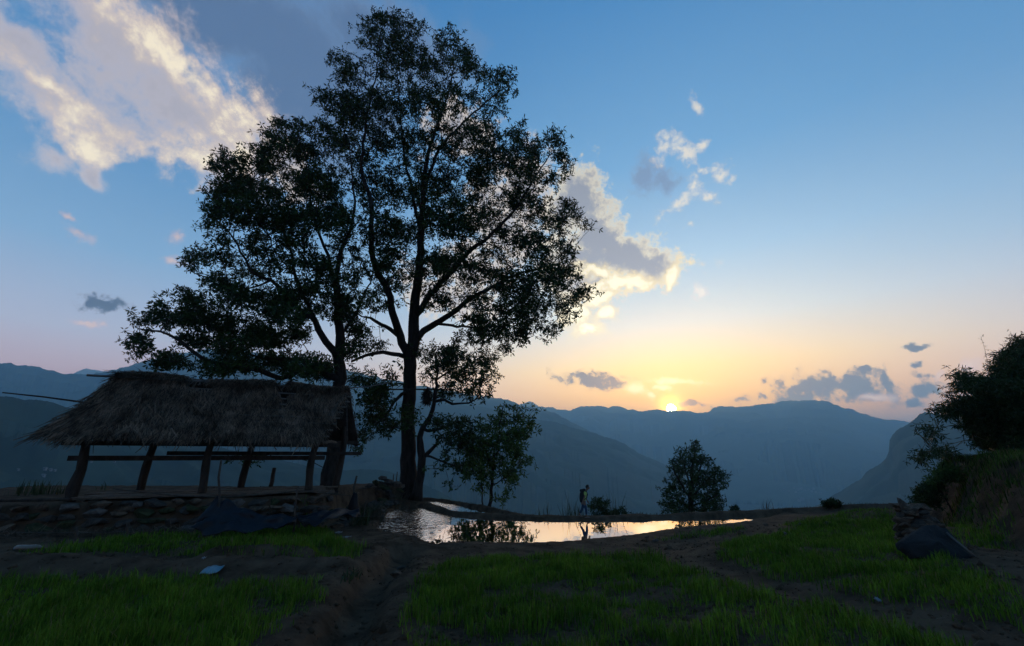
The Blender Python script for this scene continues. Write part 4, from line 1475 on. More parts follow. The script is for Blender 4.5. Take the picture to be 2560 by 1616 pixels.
def pole(name, label, cat, pts, rads, material='stake_wood', n=7, group=None):
    b0 = Vector(pts[0])
    o = MB().tube([Vector(p) - b0 for p in pts], rads, n).build(name, material)
    o.location = b0
    return tag(o, label, cat, group)


def stake(px0, r0, px1, r1, Y, rad, label, wob=.02):
    a, b = at(px0, r0, Y), at(px1, r1, Y)
    P = [a.lerp(b, t) + Vector((random.gauss(0, wob), random.gauss(0, wob), 0)) for t in (0, .25, .5, .75, 1)]
    P[0] = a
    return pole('wooden_stake', label, 'stake', P, [rad, rad * .97, rad * .93, rad * .9, rad * .82])


stake(546, 1330, 548, 1150, 12.3, .032, 'thin straight stake holding up the peak of the blue sheet')
stake(733, 1330, 746, 1216, 13.2, .030, 'pale stake in front of the stone block under the corner post')
stake(870, 1300, 891, 1190, 15.6, .040, 'leaning stake near the end of the shed, wrapped in black plastic')
stake(672, 1240, 686, 1170, 18.0, .085, 'stout pointed stump under the middle of the shed roof', .01)
stake(190, 1360, 191, 1318, 11.6, .040, 'short weathered stake before the stone wall, nearest the bottle', .005)
stake(316, 1350, 320, 1308, 12.0, .045, 'short dark stake beside the big mossy wall stone', .005)
stake(908, 1290, 914, 1255, 16.6, .03, 'stub of bamboo at the pond edge by the stone heap', .005)
stake(982, 1215, 984, 1186, 26.5, .03, 'thin stick standing in the stone heap by the great trunk', .005)
stake(990, 1214, 993, 1180, 26.7, .03, 'taller forked stick standing in the stone heap by the great trunk', .005)
pole('fallen_pole', 'long bent pole lying across the shed posts near the floor', 'pole', [at(282, 1222, 12.6), at(360, 1231, 12.7), at(450, 1240, 12.8), at(560, 1243, 12.9), at(660, 1236, 13.6), at(740, 1228, 14.6), at(800, 1232, 15.2), at(880, 1240, 15.6)], [.018, .022, .026, .028, .028, .026, .022, .018], 'stake_wood', 6)
pole('fallen_pole', 'thick level pole at the open end of the stone terrace', 'pole', [at(-60, 1252, 12.2), at(60, 1251, 12.3), at(178, 1249, 12.6)], .042, 'old_wood', 7)
pole('fallen_pole', 'reddish plank propped between the first two posts', 'plank', [at(272, 1249, 14.4), at(300, 1245, 14.5), at(352, 1235, 14.9)], [.05, .06, .055], 'pale_wood', 4)
pole('fallen_pole', 'split log lying aslant beside the stone block', 'log', [at(786, 1252, 15.3), at(808, 1240, 15.5), at(836, 1228, 15.7)], [.06, .075, .06], 'pale_wood', 6)
for k, (r0, r1, Y, lab) in enumerate(((1329, 1326, 11.5, 'lower wire strung before the stone wall'), (1297, 1288, 12.0, 'upper wire strung before the stone wall'))):
    P = [at(-40 + 970 * t * (.85 if k else .45) + (250 if k else 0), r0 + (r1 - r0) * t + 5 * math.sin(math.pi * t), Y + 3.2 * t * (1 if k else .4)) for t in np.linspace(0, 1, 9)]
    pole('fence_wire', 'thin slack ' + lab, 'wire', P, .006, 'wire', 4)


def cloth(name, label, rows, Y, material, cat, seed, subdiv=6, ruck=.06):
    """sheeting through rows of photo points [(px,row,dY)...], every row of the same length"""
    r = np.random.default_rng(seed)
    n, m = len(rows), len(rows[0])
    G = np.array([[tuple(at(p[0], p[1], Y + p[2])) for p in row] for row in rows])
    ui, vi = np.linspace(0, n - 1, (n - 1) * subdiv + 1), np.linspace(0, m - 1, (m - 1) * subdiv + 1)
    V = []
    for u in ui:
        i = min(int(u), n - 2)
        fu = u - i
        for v in vi:
            j = min(int(v), m - 2)
            fv = v - j
            p = (G[i, j] * (1 - fu) + G[i + 1, j] * fu) * (1 - fv) + (G[i, j + 1] * (1 - fu) + G[i + 1, j + 1] * fu) * fv
            w = float(fbm(np.array([u * 1.3 + seed]), np.array([v * 1.1]), 1.2, 4)[0]) + .5 * math.sin(v * 4.2 + u * 2.0 + seed)
            V.append(p + np.array([0, -abs(w) * ruck, w * ruck * .8]))
    k = len(vi)
    F = [(a * k + b, a * k + b + 1, (a + 1) * k + b + 1, (a + 1) * k + b) for a in range(len(ui) - 1) for b in range(k - 1)]
    V = np.array(V)
    b0 = V.mean(0)
    b0[2] = V[:, 2].min()
    o = obj(name, pmesh(name, V - b0, F, True), None, material, tuple(b0))
    md = o.modifiers.new('thickness', 'SOLIDIFY')
    md.thickness = .012
    return tag(o, label, cat)


cloth('plastic_sheet', 'dark blue plastic sheet hung from a stake and sagging along the wall',
      [[(546, 1243, 0), (565, 1250, .05), (600, 1266, .1), (640, 1284, .2), (700, 1288, .4), (745, 1288, .7)],
       [(500, 1290, -.25), (545, 1290, -.2), (590, 1298, -.1), (640, 1304, .1), (700, 1302, .3), (745, 1298, .6)],
       [(478, 1328, -.45), (530, 1332, -.45), (590, 1330, -.3), (650, 1326, -.1), (700, 1318, .1), (740, 1308, .5)]], 12.4, 'tarpaulin', 'plastic sheet', 3, 9, .13)
cloth('plastic_sheet', 'crumpled pale blue plastic sheet lying at the foot of the wall by the pond',
      [[(745, 1288, .3), (790, 1282, .5), (830, 1276, .9), (865, 1274, 1.3), (898, 1276, 1.6)],
       [(745, 1300, .1), (790, 1296, .2), (830, 1286, .6), (865, 1282, 1.1), (898, 1284, 1.4)],
       [(760, 1310, -.1), (790, 1312, -.1), (815, 1300, .3), (860, 1288, .9), (892, 1290, 1.2)]], 13.4, 'tarpaulin', 'plastic sheet', 9, 6, .09)
cloth('plastic_sheet', 'black plastic bunched round the leaning stake by the pond',
      [[(884, 1232, .1), (888, 1230, .1), (893, 1234, .15)],
       [(872, 1262, 0), (884, 1262, -.12), (897, 1264, .1)],
       [(862, 1292, 0), (882, 1296, -.2), (902, 1290, .1)]], 15.5, 'tarpaulin_black', 'plastic sheet', 12, 6, .05)

# ------------------------------------------------------------------ litter
mat('bottle_plastic', (.07, .062, .048), (.11, .09, .068), 3, .3, 0, spec=.5)
mat('bottle_cap', (.10, .16, .18), None, rough=.4)
bx, by, bz = on(72, 1380)
bot = thing('plastic_bottle', 'empty pale plastic bottle lying on the earth bank', 'bottle', (bx, by, bz))
ax_ = Vector((.98, .18, 0)).normalized()
prof = [(-.27, .035), (-.26, .06), (-.16, .065), (-.05, .058), (.08, .063), (.16, .05), (.21, .025), (.25, .022)]
obj('body', MB().tube([ax_ * a + Vector((0, 0, .065)) for a, _ in prof], [b for _, b in prof], 12).build('b_', 'bottle_plastic').data, bot)
bpy.data.objects.remove(bpy.data.objects['b_'])
obj('cap', MB().tube([ax_ * -.285 + Vector((0, 0, .065)), ax_ * -.268 + Vector((0, 0, .065))], .042, 10).build('b_', 'bottle_cap').data, bot)
bpy.data.objects.remove(bpy.data.objects['b_'])
mat('packet', (.04, .14, .19), (.14, .22, .25), 9, .35, 0, spec=.5)
mat('scrap_white', (.16, .17, .18), None, rough=.6)


def flat_scrap(name, label, px, row, w, h, lift, material, rz=0.0, tilt=.35, group=None, cat='litter'):
    x, y, z = on(px, row)
    nx, ny = 7, 5
    V = []
    for i in range(ny):
        for j in range(nx):
            u, v = j / (nx - 1) - .5, i / (ny - 1) - .5
            p = Vector((u * w + v * w * .18, v * h * math.cos(tilt), lift + (v + .5) * h * math.sin(tilt) + .012 * math.sin(9 * u + 5 * v)))
            p.rotate(Matrix.Rotation(rz, 3, 'Z'))
            V.append(p)
    F = [(i * nx + j, i * nx + j + 1, (i + 1) * nx + j + 1, (i + 1) * nx + j) for i in range(ny - 1) for j in range(nx - 1)]
    o = obj(name, pmesh(name, V, F, True), None, material, (x, y, z + .02))
    md = o.modifiers.new('thickness', 'SOLIDIFY')
    md.thickness = .006
    return tag(o, label, cat, group)


flat_scrap('snack_packet', 'bright turquoise empty packet lying at the edge of the grass', 527, 1440, .30, .20, .03, 'packet', .1, .5)
flat_scrap('plastic_scrap', 'white plastic scrap on the bare earth beside the pond corner', 846, 1334, .20, .14, .0, 'scrap_white', .3, .2)
flat_scrap('plastic_scrap', 'thin pale plastic strip on the earth below the pond corner', 866, 1345, .26, .06, .0, 'scrap_white', .6, .2)
flat_scrap('plastic_scrap', 'tiny white scrap in the earth track between the grass fields', 2198, 1513, .07, .07, .02, 'scrap_white', .3, .4)
flat_scrap('plastic_scrap', 'small pale chip on the earth above the turquoise packet', 508, 1403, .06, .05, .02, 'scrap_white', .3, .4)
for (px, row, sz, mname, lab) in ((2000, 1316, .16, 'stone', 'dark squarish clod on the track beyond the long bank'), (1915, 1315, .15, 'stone_brown', 'low brown stone left of the dark clod on the track'), (1850, 1337, .18, 'stone_brown', 'rounded brown clod on the edge of the grass'), (1640, 1355, .13, 'stone_pale', 'pale stone on the path below the pond bank'), (1618, 1346, .12, 'stone_brown', 'small upright brown stone beside the pale stone'), (1964, 1338, .10, 'stone_pale', 'small pale pebble among the sprouts'), (2066, 1312, .12, 'stone_pale', 'flat pale chip on the far track'), (990, 1442, .16, 'stone_brown', 'rounded stone in the muddy trench'), (1003, 1424, .14, 'stone', 'grey stone higher up in the muddy trench')):
    x, y, z = on(px, row)
    o = stone(None, (x, y, z + sz * .3), sz, mname, None, 'field_stone')
    tag(o, lab, 'stone')


# ------------------------------------------------------------------ bamboo on the mound
def crop5(e):
    return (1920 + e[0] * .3157, 820 + e[1] * .3157, e[2] * .3157, e[3] * .3157) + tuple(e[4:])


YBM = 17.0
bam = [(2520, 1165), (2480, 1150), (2560, 1170), (2600, 1160), (2450, 1145), (2540, 1150), (2630, 1150)]
tops = [(2560, 850), (2450, 960), (2640, 830), (2700, 900), (2370, 1030), (2400, 940), (2600, 920)]
culms = []
for k, ((x0, r0), (x1, r1)) in enumerate(zip(bam, tops)):
    P = []
    for t in (0, .25, .5, .75, 1):
        bend = t ** 2.2
        P.append((x0 + (x1 - x0) * (t * .35 + bend * .65), r0 + (r1 - r0) * math.sin(t * math.pi / 2), .05 * (1 - .75 * t), (k % 3 - 1) * .9))
    culms.append(P)
culms.append([(2400, 1170, .03), (2375, 1155, .025, -.5), (2330, 1118, .02, -1), (2285, 1075, .012, -1.2)])
culms.append([(2420, 1150, .03, -.3), (2385, 1135, .022, -.6), (2340, 1126, .018, -.9), (2305, 1130, .014, -1.0), (2290, 1150, .010, -1.0)])
bam_crown = [crop5(e) for e in [(1990, 130, 60, 40), (1930, 220, 80, 50), (1860, 320, 70, 50), (1980, 300, 120, 80), (1500, 365, 40, 22, .8), (1590, 385, 55, 26, .8), (1640, 440, 70, 40), (1460, 515, 36, 12, .7), (1530, 480, 50, 24, .8), (1720, 480, 100, 70), (1920, 450, 180, 110), (1470, 590, 50, 20, .8), (1340, 645, 36, 13, .7), (1430, 665, 80, 32, .8), (1640, 620, 120, 80),
                                (1880, 640, 230, 120), (1230, 800, 36, 10, .6), (1280, 790, 34, 12, .7), (1650, 760, 110, 70), (1880, 800, 230, 100), (1325, 850, 12, 12, .7), (1760, 900, 130, 45), (1970, 900, 200, 50), (1190, 1030, 18, 38, 1.1), (1290, 970, 40, 12, 1.1), (1390, 985, 40, 15, 1.1), (1450, 1010, 40, 16, .9), (2150, 400, 150, 300), (2200, 800, 150, 200)]]
r = np.random.default_rng(61)
limbs = [[(at(p[0], p[1], YBM + (p[3] if len(p) > 3 else 0)), p[2]) for p in l] for l in culms]
b0 = limbs[0][0][0].copy()
A = ellipse_points(bam_crown, 1400, YBM, 4.0, r)
T, P_, R_ = grow(limbs, A, tip=.006, seed=61, step=.45, alpha=.05, wob=.08)
bamboo = thing('bamboo_clump', 'dark feathery bamboo clump on the grassy mound', 'bamboo', tuple(b0))
for pts, rad in T[True]:
    MB().tube([Vector(p) - b0 for p in pts], rad, 7).build('culm', 'bamboo_cane', bamboo)
mb = MB()
for pts, rad in T[False]:
    mb.tube([Vector(p) - b0 for p in pts], rad, 4, cap=False)
mb.build('branches', 'bamboo_cane', bamboo, smooth=False)
C = np.array([p[-1] for p, _ in T[False]])
Vv, Ff, W = leaves(C, 10, .16, .21, .034, .45, seed=62)
obj('crown', np_mesh('crown', Vv - np.array(b0), Ff), bamboo, 'bamboo_leaf')


def plume(label, pts, Y, seed):
    r = np.random.default_rng(seed)
    P = [at(px, row, Y) for px, row in pts]
    root = thing('grass_plume', label, 'grass', tuple(P[0]))
    line = [p for p, _ in catmull(P, .12)]
    n = len(line)
    MB().tube([p - P[0] for p in line], [.010 * (1 - .8 * i / n) for i in range(n)], 4).build('stem', 'bamboo_cane', root)
    C = np.array([tuple(p) for p in line[n // 4:]])
    V, F, _ = leaves(C, 1, .035, .085, .014, -.2, seed=seed)
    obj('seed_head', np_mesh('seed_head', V - np.array(P[0]), F), root, 'bamboo_leaf')


plume('thin feathery stalk rising alone left of the bamboo top', [(2478, 960), (2470, 910), (2461, 870), (2452, 842)], 16.0, 71)
plume('thin feathery stalk at the very top of the bamboo', [(2540, 890), (2530, 865), (2524, 845), (2526, 828)], 16.4, 72)


# ------------------------------------------------------------------ shrubs, reeds and tufts
def shrub(name, label, lobes, Y, depth, count, leaf_mat, length, width, spread, per, root_px, seed, group=None, cat='shrub', droop=.1):
    r = np.random.default_rng(seed)
    A = ellipse_points(lobes, count, Y, depth, r)
    x, y = at(root_px[0], root_px[1], Y).xy
    b = Vector((x, y, hz(x, y) - .03))
    root = thing(name, label, cat, tuple(b), group)
    T, P, R = grow([[(b, .05), (b + Vector((0, 0, .25)), .04)]], A, tip=.005, seed=seed, step=.25, alpha=.2, wob=.06)
    mb = MB()
    for m in (True, False):
        for pts, rad in T[m]:
            mb.tube([Vector(p) - b for p in pts], [min(q, .03) for q in rad], 4, cap=False)
    mb.build('stem', 'bark', root, smooth=False)
    C = np.array([p[-1] for p, _ in T[False]])
    V, F, _ = leaves(C, per, spread, length, width, droop, seed=seed)
    obj('foliage', np_mesh('foliage', V - np.array(b), F), root, leaf_mat)
    return root


shrub('shrub', 'round dark bush at the foot of the mound behind the cairn', [(2312, 1232, 26, 20), (2302, 1252, 22, 18), (2330, 1245, 24, 18), (2338, 1225, 16, 14)], 16.2, 1.2, 170, 'leaf_dark', .10, .04, .09, 7, (2315, 1275), 81)
shrub('shrub', 'yellow-green leafy bush on the shoulder of the mound', [(2350, 1186, 20, 14), (2368, 1176, 18, 12), (2338, 1200, 16, 14), (2385, 1190, 20, 12)], 15.6, 1.0, 130, 'leaf_young', .13, .035, .09, 7, (2360, 1205), 82)
shrub('shrub', 'dark low bush on top of the mound under the bamboo', [(2530, 1140, 30, 12), (2510, 1150, 24, 10), (2555, 1148, 22, 12)], 14.5, 1.0, 120, 'leaf_dark', .11, .04, .09, 7, (2530, 1160), 83)
shrub('shrub', 'small dark bush on the skyline of the far field', [(2078, 1258, 15, 9), (2068, 1262, 9, 7), (2090, 1261, 9, 8)], 22.6, .7, 70, 'leaf_dark', .12, .05, .07, 6, (2078, 1270), 84)
shrub('shrub', 'leafy dark bush just ahead of the walking boy', [(1498, 1258, 18, 14), (1484, 1268, 14, 14), (1512, 1262, 10, 12), (1500, 1278, 26, 12)], 23.2, .9, 60, 'leaf_dark', .12, .04, .08, 5, (1498, 1296), 85)
shrub('shrub', 'low dense bush at the end of the bank growth ahead of the boy', [(1545, 1281, 26, 8), (1520, 1284, 18, 7), (1565, 1285, 10, 6), (1553, 1272, 8, 8)], 23.4, .8, 55, 'leaf_dark', .11, .035, .07, 5, (1545, 1298), 86)
shrub('shrub', 'tiny flat-topped seedling beside the cone-shaped tree', [(1836, 1268, 9, 3), (1830, 1277, 8, 3), (1842, 1275, 7, 3)], 24.5, .4, 26, 'leaf_dark', .13, .05, .05, 5, (1836, 1290), 87)


def reeds(label, px, row, w, h, Y, n, material='reed', seed=1, name='reed_clump', lean=.12, group=None, bw=.014):
    r = np.random.default_rng(seed)
    c = at(px, row, Y)
    s = (at(px + 1, row, Y) - c).length
    b = np.array([c.x, c.y, hz(c.x, c.y)])
    H = max((c.z - b[2]), 0) + h * s
    B = np.zeros((n, 3))
    B[:, 0] = r.normal(0, .5, n) * w * s
    B[:, 1] = r.normal(0, .25, n)
    B[:, 2] = height(B[:, 0] + b[0], B[:, 1] + b[1]) - b[2] - .03
    L_ = H * r.uniform(.5, 1.0, n)
    d = r.normal(0, lean, (n, 2))
    V, F = [], []
    for i in range(n):
        a = r.uniform(0, 3.14)
        sd = np.array([math.cos(a), math.sin(a), 0]) * bw
        q0 = B[i]
        q1 = q0 + np.array([d[i, 0] * L_[i] * .3, d[i, 1] * L_[i] * .3, L_[i] * .55])
        q2 = q0 + np.array([d[i, 0] * L_[i] * 1.2, d[i, 1] * L_[i] * 1.2, L_[i]])
        k = len(V)
        V += [q0 - sd, q0 + sd, q1 + sd * .9, q1 - sd * .9, q2]
        F += [(k, k + 1, k + 2, k + 3), (k + 3, k + 2, k + 4)]
    root = thing(name, label, 'reeds', tuple(b), group)
    o = obj('blades', pmesh('blades', V, F), root, material)
    o['kind'] = 'stuff'
    return root


mat('reed', (.014, .026, .010), (.040, .060, .022), 2, .6, 0, translucent=.35)
mat('reed_dry', (.030, .028, .016), (.070, .060, .036), 2, .7, 0, translucent=.25)
reeds('tall thin reeds on the far bank behind the boy', 1424, 1292, 22, 46, 23.3, 70, 'reed', 1)
reeds('sparse reeds on the far bank at the end of the strip of water', 1365, 1292, 20, 26, 22.8, 30, 'reed', 2)
reeds('upright reeds rising out of the bank growth between the two bushes ahead of the boy', 1530, 1292, 18, 44, 23.0, 60, 'reed', 3)
reeds('short reeds right behind the heels of the boy', 1448, 1294, 10, 26, 22.6, 26, 'reed', 4)
reeds('wispy dry tuft on the far bank beyond the cone-shaped tree', 1910, 1283, 16, 22, 24.2, 34, 'reed_dry', 5, lean=.3)
reeds('tall dark grass at the end of the stone terrace by the thick level pole', 85, 1252, 46, 40, 15.5, 90, 'reed', 6)
reeds('low dark grass against the first shed post', 160, 1250, 16, 30, 15.8, 30, 'reed', 7)
reeds('few dark stalks between the first two shed posts', 253, 1252, 8, 30, 17.0, 10, 'reed', 8)
reeds('green grass tuft drooping over the stone heap', 905, 1275, 20, 26, 17.2, 90, 'reed', 9, lean=.5)
reeds('dry grass hanging down the stone heap above the pond', 945, 1262, 26, 22, 20.5, 130, 'reed_dry', 10, lean=.6)
reeds('dry grass round the foot of the great trunk', 1000, 1243, 26, 14, 26.5, 110, 'reed_dry', 12, lean=.5)
reeds('bright young maize sprout on the small earth step', 638, 1368, 4, 14, 10.9, 9, 'reed', 13, lean=.5, bw=.02, name='sprout')
reeds('bright seedling by the clods on the far track', 1978, 1328, 4, 10, 15.3, 9, 'reed', 14, lean=.5, bw=.02, name='sprout')
reeds('tuft of weeds growing on the trench edge', 882, 1438, 8, 26, 8.9, 26, 'reed', 15, lean=.35)


# ------------------------------------------------------------------ young grass on the fields
def grass_material():
    m = mat('grass_blade', (.030, .070, .006), (.112, .200, .018), .55, .7, 0, translucent=.35, spec=.06, lo=.3, hi=.7, island=.5, dry=((.16, .13, .06), .05))
    return m


grass_material()
FIELDS = {
    'left': [(-160, 1452), (200, 1446), (420, 1452), (560, 1446), (700, 1458), (790, 1452), (800, 1500), (720, 1545), (650, 1625), (560, 1760), (-500, 1760)],
    'strip': [(60, 1372), (300, 1346), (480, 1334), (560, 1330), (700, 1322), (815, 1322), (850, 1345), (905, 1372), (900, 1396), (750, 1384), (640, 1374), (560, 1378), (440, 1394), (300, 1388), (130, 1384)],
    'fore': [(1050, 1428), (1150, 1404), (1300, 1396), (1500, 1388), (1640, 1390), (1760, 1432), (1900, 1482), (2100, 1532), (2400, 1622), (2600, 1720), (900, 1760), (990, 1580), (1020, 1480)],
    'mid': [(1790, 1392), (1850, 1352), (1960, 1332), (2100, 1302), (2250, 1286), (2270, 1350), (2420, 1425), (2500, 1450), (2600, 1540), (2600, 1600), (2400, 1562), (2200, 1512), (2000, 1462), (1850, 1424)],
    'ribbon': [(1620, 1350), (1720, 1332), (1860, 1317), (1855, 1327), (1760, 1344), (1680, 1354)],
    'ribbon2': [(1950, 1314), (2060, 1290), (2240, 1273), (2240, 1283), (2080, 1301), (1990, 1315)],
    'behind': [(2380, 1268), (2470, 1296), (2545, 1352), (2540, 1378), (2440, 1372), (2370, 1330)],
}
LABELS = {'left': 'young green grass on the lower field before the earth bank', 'strip': 'strip of young green grass before the stone wall', 'fore': 'young green grass on the broad field right of the trench', 'mid': 'young green grass on the field round the cairn',
          'ribbon': 'thin ribbon of grass along the pond bank', 'ribbon2': 'thin ribbon of grass on the far field', 'behind': 'green grass between the cairn and the mound'}
DENS = {'left': 1300, 'strip': 1200, 'fore': 1300, 'mid': 1200, 'ribbon': 700, 'ribbon2': 700, 'behind': 800}
HGT = {'left': .17, 'strip': .16, 'fore': .17, 'mid': .15, 'ribbon': .12, 'ribbon2': .12, 'behind': .15}


def blades(X, Y, hmin, hmax, r, w=.0055):
    n = len(X)
    Z = height(X, Y) - .01
    B = np.stack([X, Y, Z], 1)
    L_ = r.uniform(hmin, hmax, n)[:, None]
    a = r.uniform(0, 2 * math.pi, n)
    lean = np.abs(r.normal(0, .42, n))[:, None]
    d = np.stack([np.cos(a), np.sin(a), np.zeros(n)], 1)
    s = np.stack([-np.sin(a), np.cos(a), np.zeros(n)], 1) * (w * r.uniform(.7, 1.5, n))[:, None]
    up = np.array([[0, 0, 1.0]])
    m = B + d * lean * L_ * .35 + up * L_ * .6
    t = B + d * lean * L_ * 1.1 + up * L_ * (1 - .25 * lean)
    V = np.stack([B - s, B + s, m - s * .8, m + s * .8, t], 1).reshape(-1, 3)
    k = (np.arange(n) * 5)[:, None]
    F = np.concatenate([k + np.array([[0, 1, 3]]), k + np.array([[0, 3, 2]]), k + np.array([[2, 3, 4]])], 1).reshape(-1, 3)
    return V, F


for q, (key, poly) in enumerate(FIELDS.items()):
    r = np.random.default_rng(300 + q)
    W_ = []
    for px, row in poly:
        x, y, z = on(px, min(row, 1760))
        W_.append((x, y))
    xs, ys_ = [p[0] for p in W_], [p[1] for p in W_]
    ar = abs(area(W_)) / 2
    bb = (max(xs) - min(xs)) * (max(ys_) - min(ys_))
    n = int(DENS[key] * bb)
    n = min(n, 900000)
    X = r.uniform(min(xs), max(xs), n)
    Yv = r.uniform(min(ys_), max(ys_), n)
    dd, _ = dist_poly(X, Yv, W_, True)
    rag = fbm(X + 3, Yv, 1.1, 4)
    sd = np.where(inside(X, Yv, W_), dd, -dd) + rag * .35
    clump = fbm(X, Yv + 50, .9, 4) * .6 + fbm(X + 31, Yv, 3.2, 3) * .75
    p = smooth01(sd, -.15, .45) * np.clip(.92 + clump * 1.35, .05, 1)
    dist = np.hypot(X, Yv)
    p *= np.clip(9.0 / dist, .35, 1.0)
    ok = (r.random(n) < p) & (Yv > 3.2) & (np.abs(X) < 1.35 * Yv + 1.5)
    X, Yv, clump = X[ok], Yv[ok], clump[ok]
    dist = np.hypot(X, Yv)
    hs = HGT[key] * np.clip(.8 + clump * 1.1 + .35 * (r.random(len(X)) ** 4), .35, 1.7)
    V, F = blades(X, Yv, hs * .55, hs * 1.25, r, .0045 + .0003 * np.clip(dist - 5, 0, 14))
    o = obj('grass', np_mesh('grass', V, F), None, 'grass_blade')
    tag(o, LABELS[key], kind='stuff')
    print('grass', key, len(X), 'area', round(ar, 1))

# grass and weeds over the mound
mat('mound_grass', (.016, .038, .006), (.064, .110, .018), 1.2, .7, 0, translucent=.3, spec=.06, island=.6, dry=((.12, .09, .05), .15))
r = np.random.default_rng(350)
n = 170000
X, Yv = r.uniform(9, 30, n), r.uniform(8, 23.5, n)
dm, _ = dist_poly(X, Yv, MOUND_FOOT, True)
ins = inside(X, Yv, MOUND_FOOT)
pr = np.where(ins, smooth01(dm, .5, 1.3) * 1.1 + .2, 0) * np.clip(.55 + fbm(X, Yv, .8, 3) * 1.2, .02, 1) * (X < 1.3 * Yv + 1)
ok = r.random(n) < pr
V, F = blades(X[ok], Yv[ok], .10, .30, r, .009)
o = obj('grass', np_mesh('grass', V, F), None, 'mound_grass')
tag(o, 'rough grass growing over the mound', kind='stuff')
# short grass along the far banks
r = np.random.default_rng(355)
pts = []
for line in (BUND_FAR, BUND_BACK):
    for a_, b_ in zip(line[:-1], line[1:]):
        m_ = int(np.hypot(b_[0] - a_[0], b_[1] - a_[1]) * 70)
        t_ = r.random(m_)
        pts.append(np.stack([a_[0] + (b_[0] - a_[0]) * t_ + r.normal(0, .12, m_), a_[1] + (b_[1] - a_[1]) * t_ + r.normal(0, .2, m_)], 1))
pts = np.concatenate(pts)
ok = r.random(len(pts)) < np.clip(.45 + fbm(pts[:, 0], pts[:, 1], .8, 3) * 1.4, .02, 1)
V, F = blades(pts[ok, 0], pts[ok, 1], .03, .13, r, .006)
o = obj('grass', np_mesh('grass', V, F), None, 'reed_dry')
tag(o, 'short dry grass along the narrow far banks', kind='stuff')
# dry stalks strewn before the wall
r = np.random.default_rng(360)
n = 2600
s_ = r.uniform(-4, 5.2, n)
nn_ = r.uniform(-2.1, -1.0, n)
X = SH_O[0] + SH_E[0] * s_ + SH_N[0] * nn_
Yv = SH_O[1] + SH_E[1] * s_ + SH_N[1] * nn_
Z = height(X, Yv) + r.uniform(.01, .12, n)
B = np.stack([X, Yv, Z], 1)
a = r.uniform(0, 6.28, n)
d = np.stack([np.cos(a), np.sin(a), r.normal(0, .3, n)], 1) * r.uniform(.1, .4, (n, 1))
sd = np.stack([-np.sin(a), np.cos(a), 0 * a], 1) * .006
V = np.stack([B - sd, B + sd, B + d + sd * .5, B + d - sd * .5], 1).reshape(-1, 3)
o = obj('straw', np_mesh('straw', V, np.arange(4 * n).reshape(n, 4)), None, 'straw')
tag(o, 'dry straw litter strewn before the stone wall', kind='stuff')
# straw and dead stalks trodden into the bare earth
r = np.random.default_rng(365)
n = 5000
X, Yv = r.uniform(-12, 14, n), 4.5 + 13 * r.random(n) ** 1.4
Z = height(X, Yv)
ok = (Z > .12) & (np.abs(X) < 1.3 * Yv)
X, Yv, Z = X[ok], Yv[ok], Z[ok]
n = len(X)
a = r.uniform(0, 6.28, n)
B = np.stack([X, Yv, Z + .012], 1)
d = np.stack([np.cos(a), np.sin(a), r.normal(.05, .15, n)], 1) * r.uniform(.04, .16, (n, 1))
sd = np.stack([-np.sin(a), np.cos(a), 0 * a], 1) * .0035
V = np.stack([B - sd, B + sd, B + d + sd * .5, B + d - sd * .5], 1).reshape(-1, 3)
o = obj('straw', np_mesh('straw', V, np.arange(4 * n).reshape(n, 4)), None, 'straw')
tag(o, 'bits of straw and dead stalk trodden into the earth', kind='stuff')
# clods and crumbs of earth
r = np.random.default_rng(370)
n = 26000
X, Yv = r.uniform(-13, 15, n), 4.5 + 15 * r.random(n) ** 1.5
Z = height(X, Yv)
ok = (Z > .14) & (np.abs(X) < 1.3 * Yv)
X, Yv, Z = X[ok], Yv[ok], Z[ok]
n = len(X)
sz = r.gamma(1.5, .011, n)[:, None]
oct_ = np.array([(1, 0, 0), (-1, 0, 0), (0, 1, 0), (0, -1, 0), (0, 0, .8), (0, 0, -.8)])
V = (np.stack([X, Yv, Z], 1)[:, None, :] + oct_[None] * (sz * r.uniform(.6, 1.4, (n, 3)))[:, None, :] * r.uniform(.7, 1.2, (n, 6, 1))).reshape(-1, 3)
k = (np.arange(n) * 6)[:, None]
F = np.concatenate([k + np.array([f]) for f in ((0, 2, 4), (2, 1, 4), (1, 3, 4), (3, 0, 4), (2, 0, 5), (1, 2, 5), (3, 1, 5), (0, 3, 5))], 1).reshape(-1, 3)
o = obj('soil_crumbs', np_mesh('soil_crumbs', V, F), None, 'soil')
tag(o, 'loose crumbs of earth scattered over the fields', kind='stuff')
# floating bits at the shallow end of the pond
r = np.random.default_rng(380)
V, F = [], []
for k in range(420):
    px = 930 + abs(r.normal(0, 70))
    row = r.uniform(1296, 1352)
    x, y = ground_at(px, row, .004)
    if not inside(np.array([x]), np.array([y]), POND)[0]:
        continue
    a, l, w = r.uniform(0, 6.28), r.gamma(1.6, .07), r.uniform(.008, .05)
    if r.random() < .12:
        l, w = r.uniform(.4, 1.1), .012
    dx, dy = math.cos(a) * l, math.sin(a) * l
    ex, ey = -math.sin(a) * w, math.cos(a) * w
    z = r.uniform(.004, .02)
    q = len(V)
    V += [(x - dx, y - dy, z), (x + ex, y + ey, z + .012), (x + dx, y + dy, z), (x - ex, y - ey, z)]
    F.append((q, q + 1, q + 2, q + 3))
o = obj('floating_debris', pmesh('floating_debris', V, F), None, 'bark')
tag(o, 'leaves and twigs floating at the shallow end of the pond', kind='stuff')


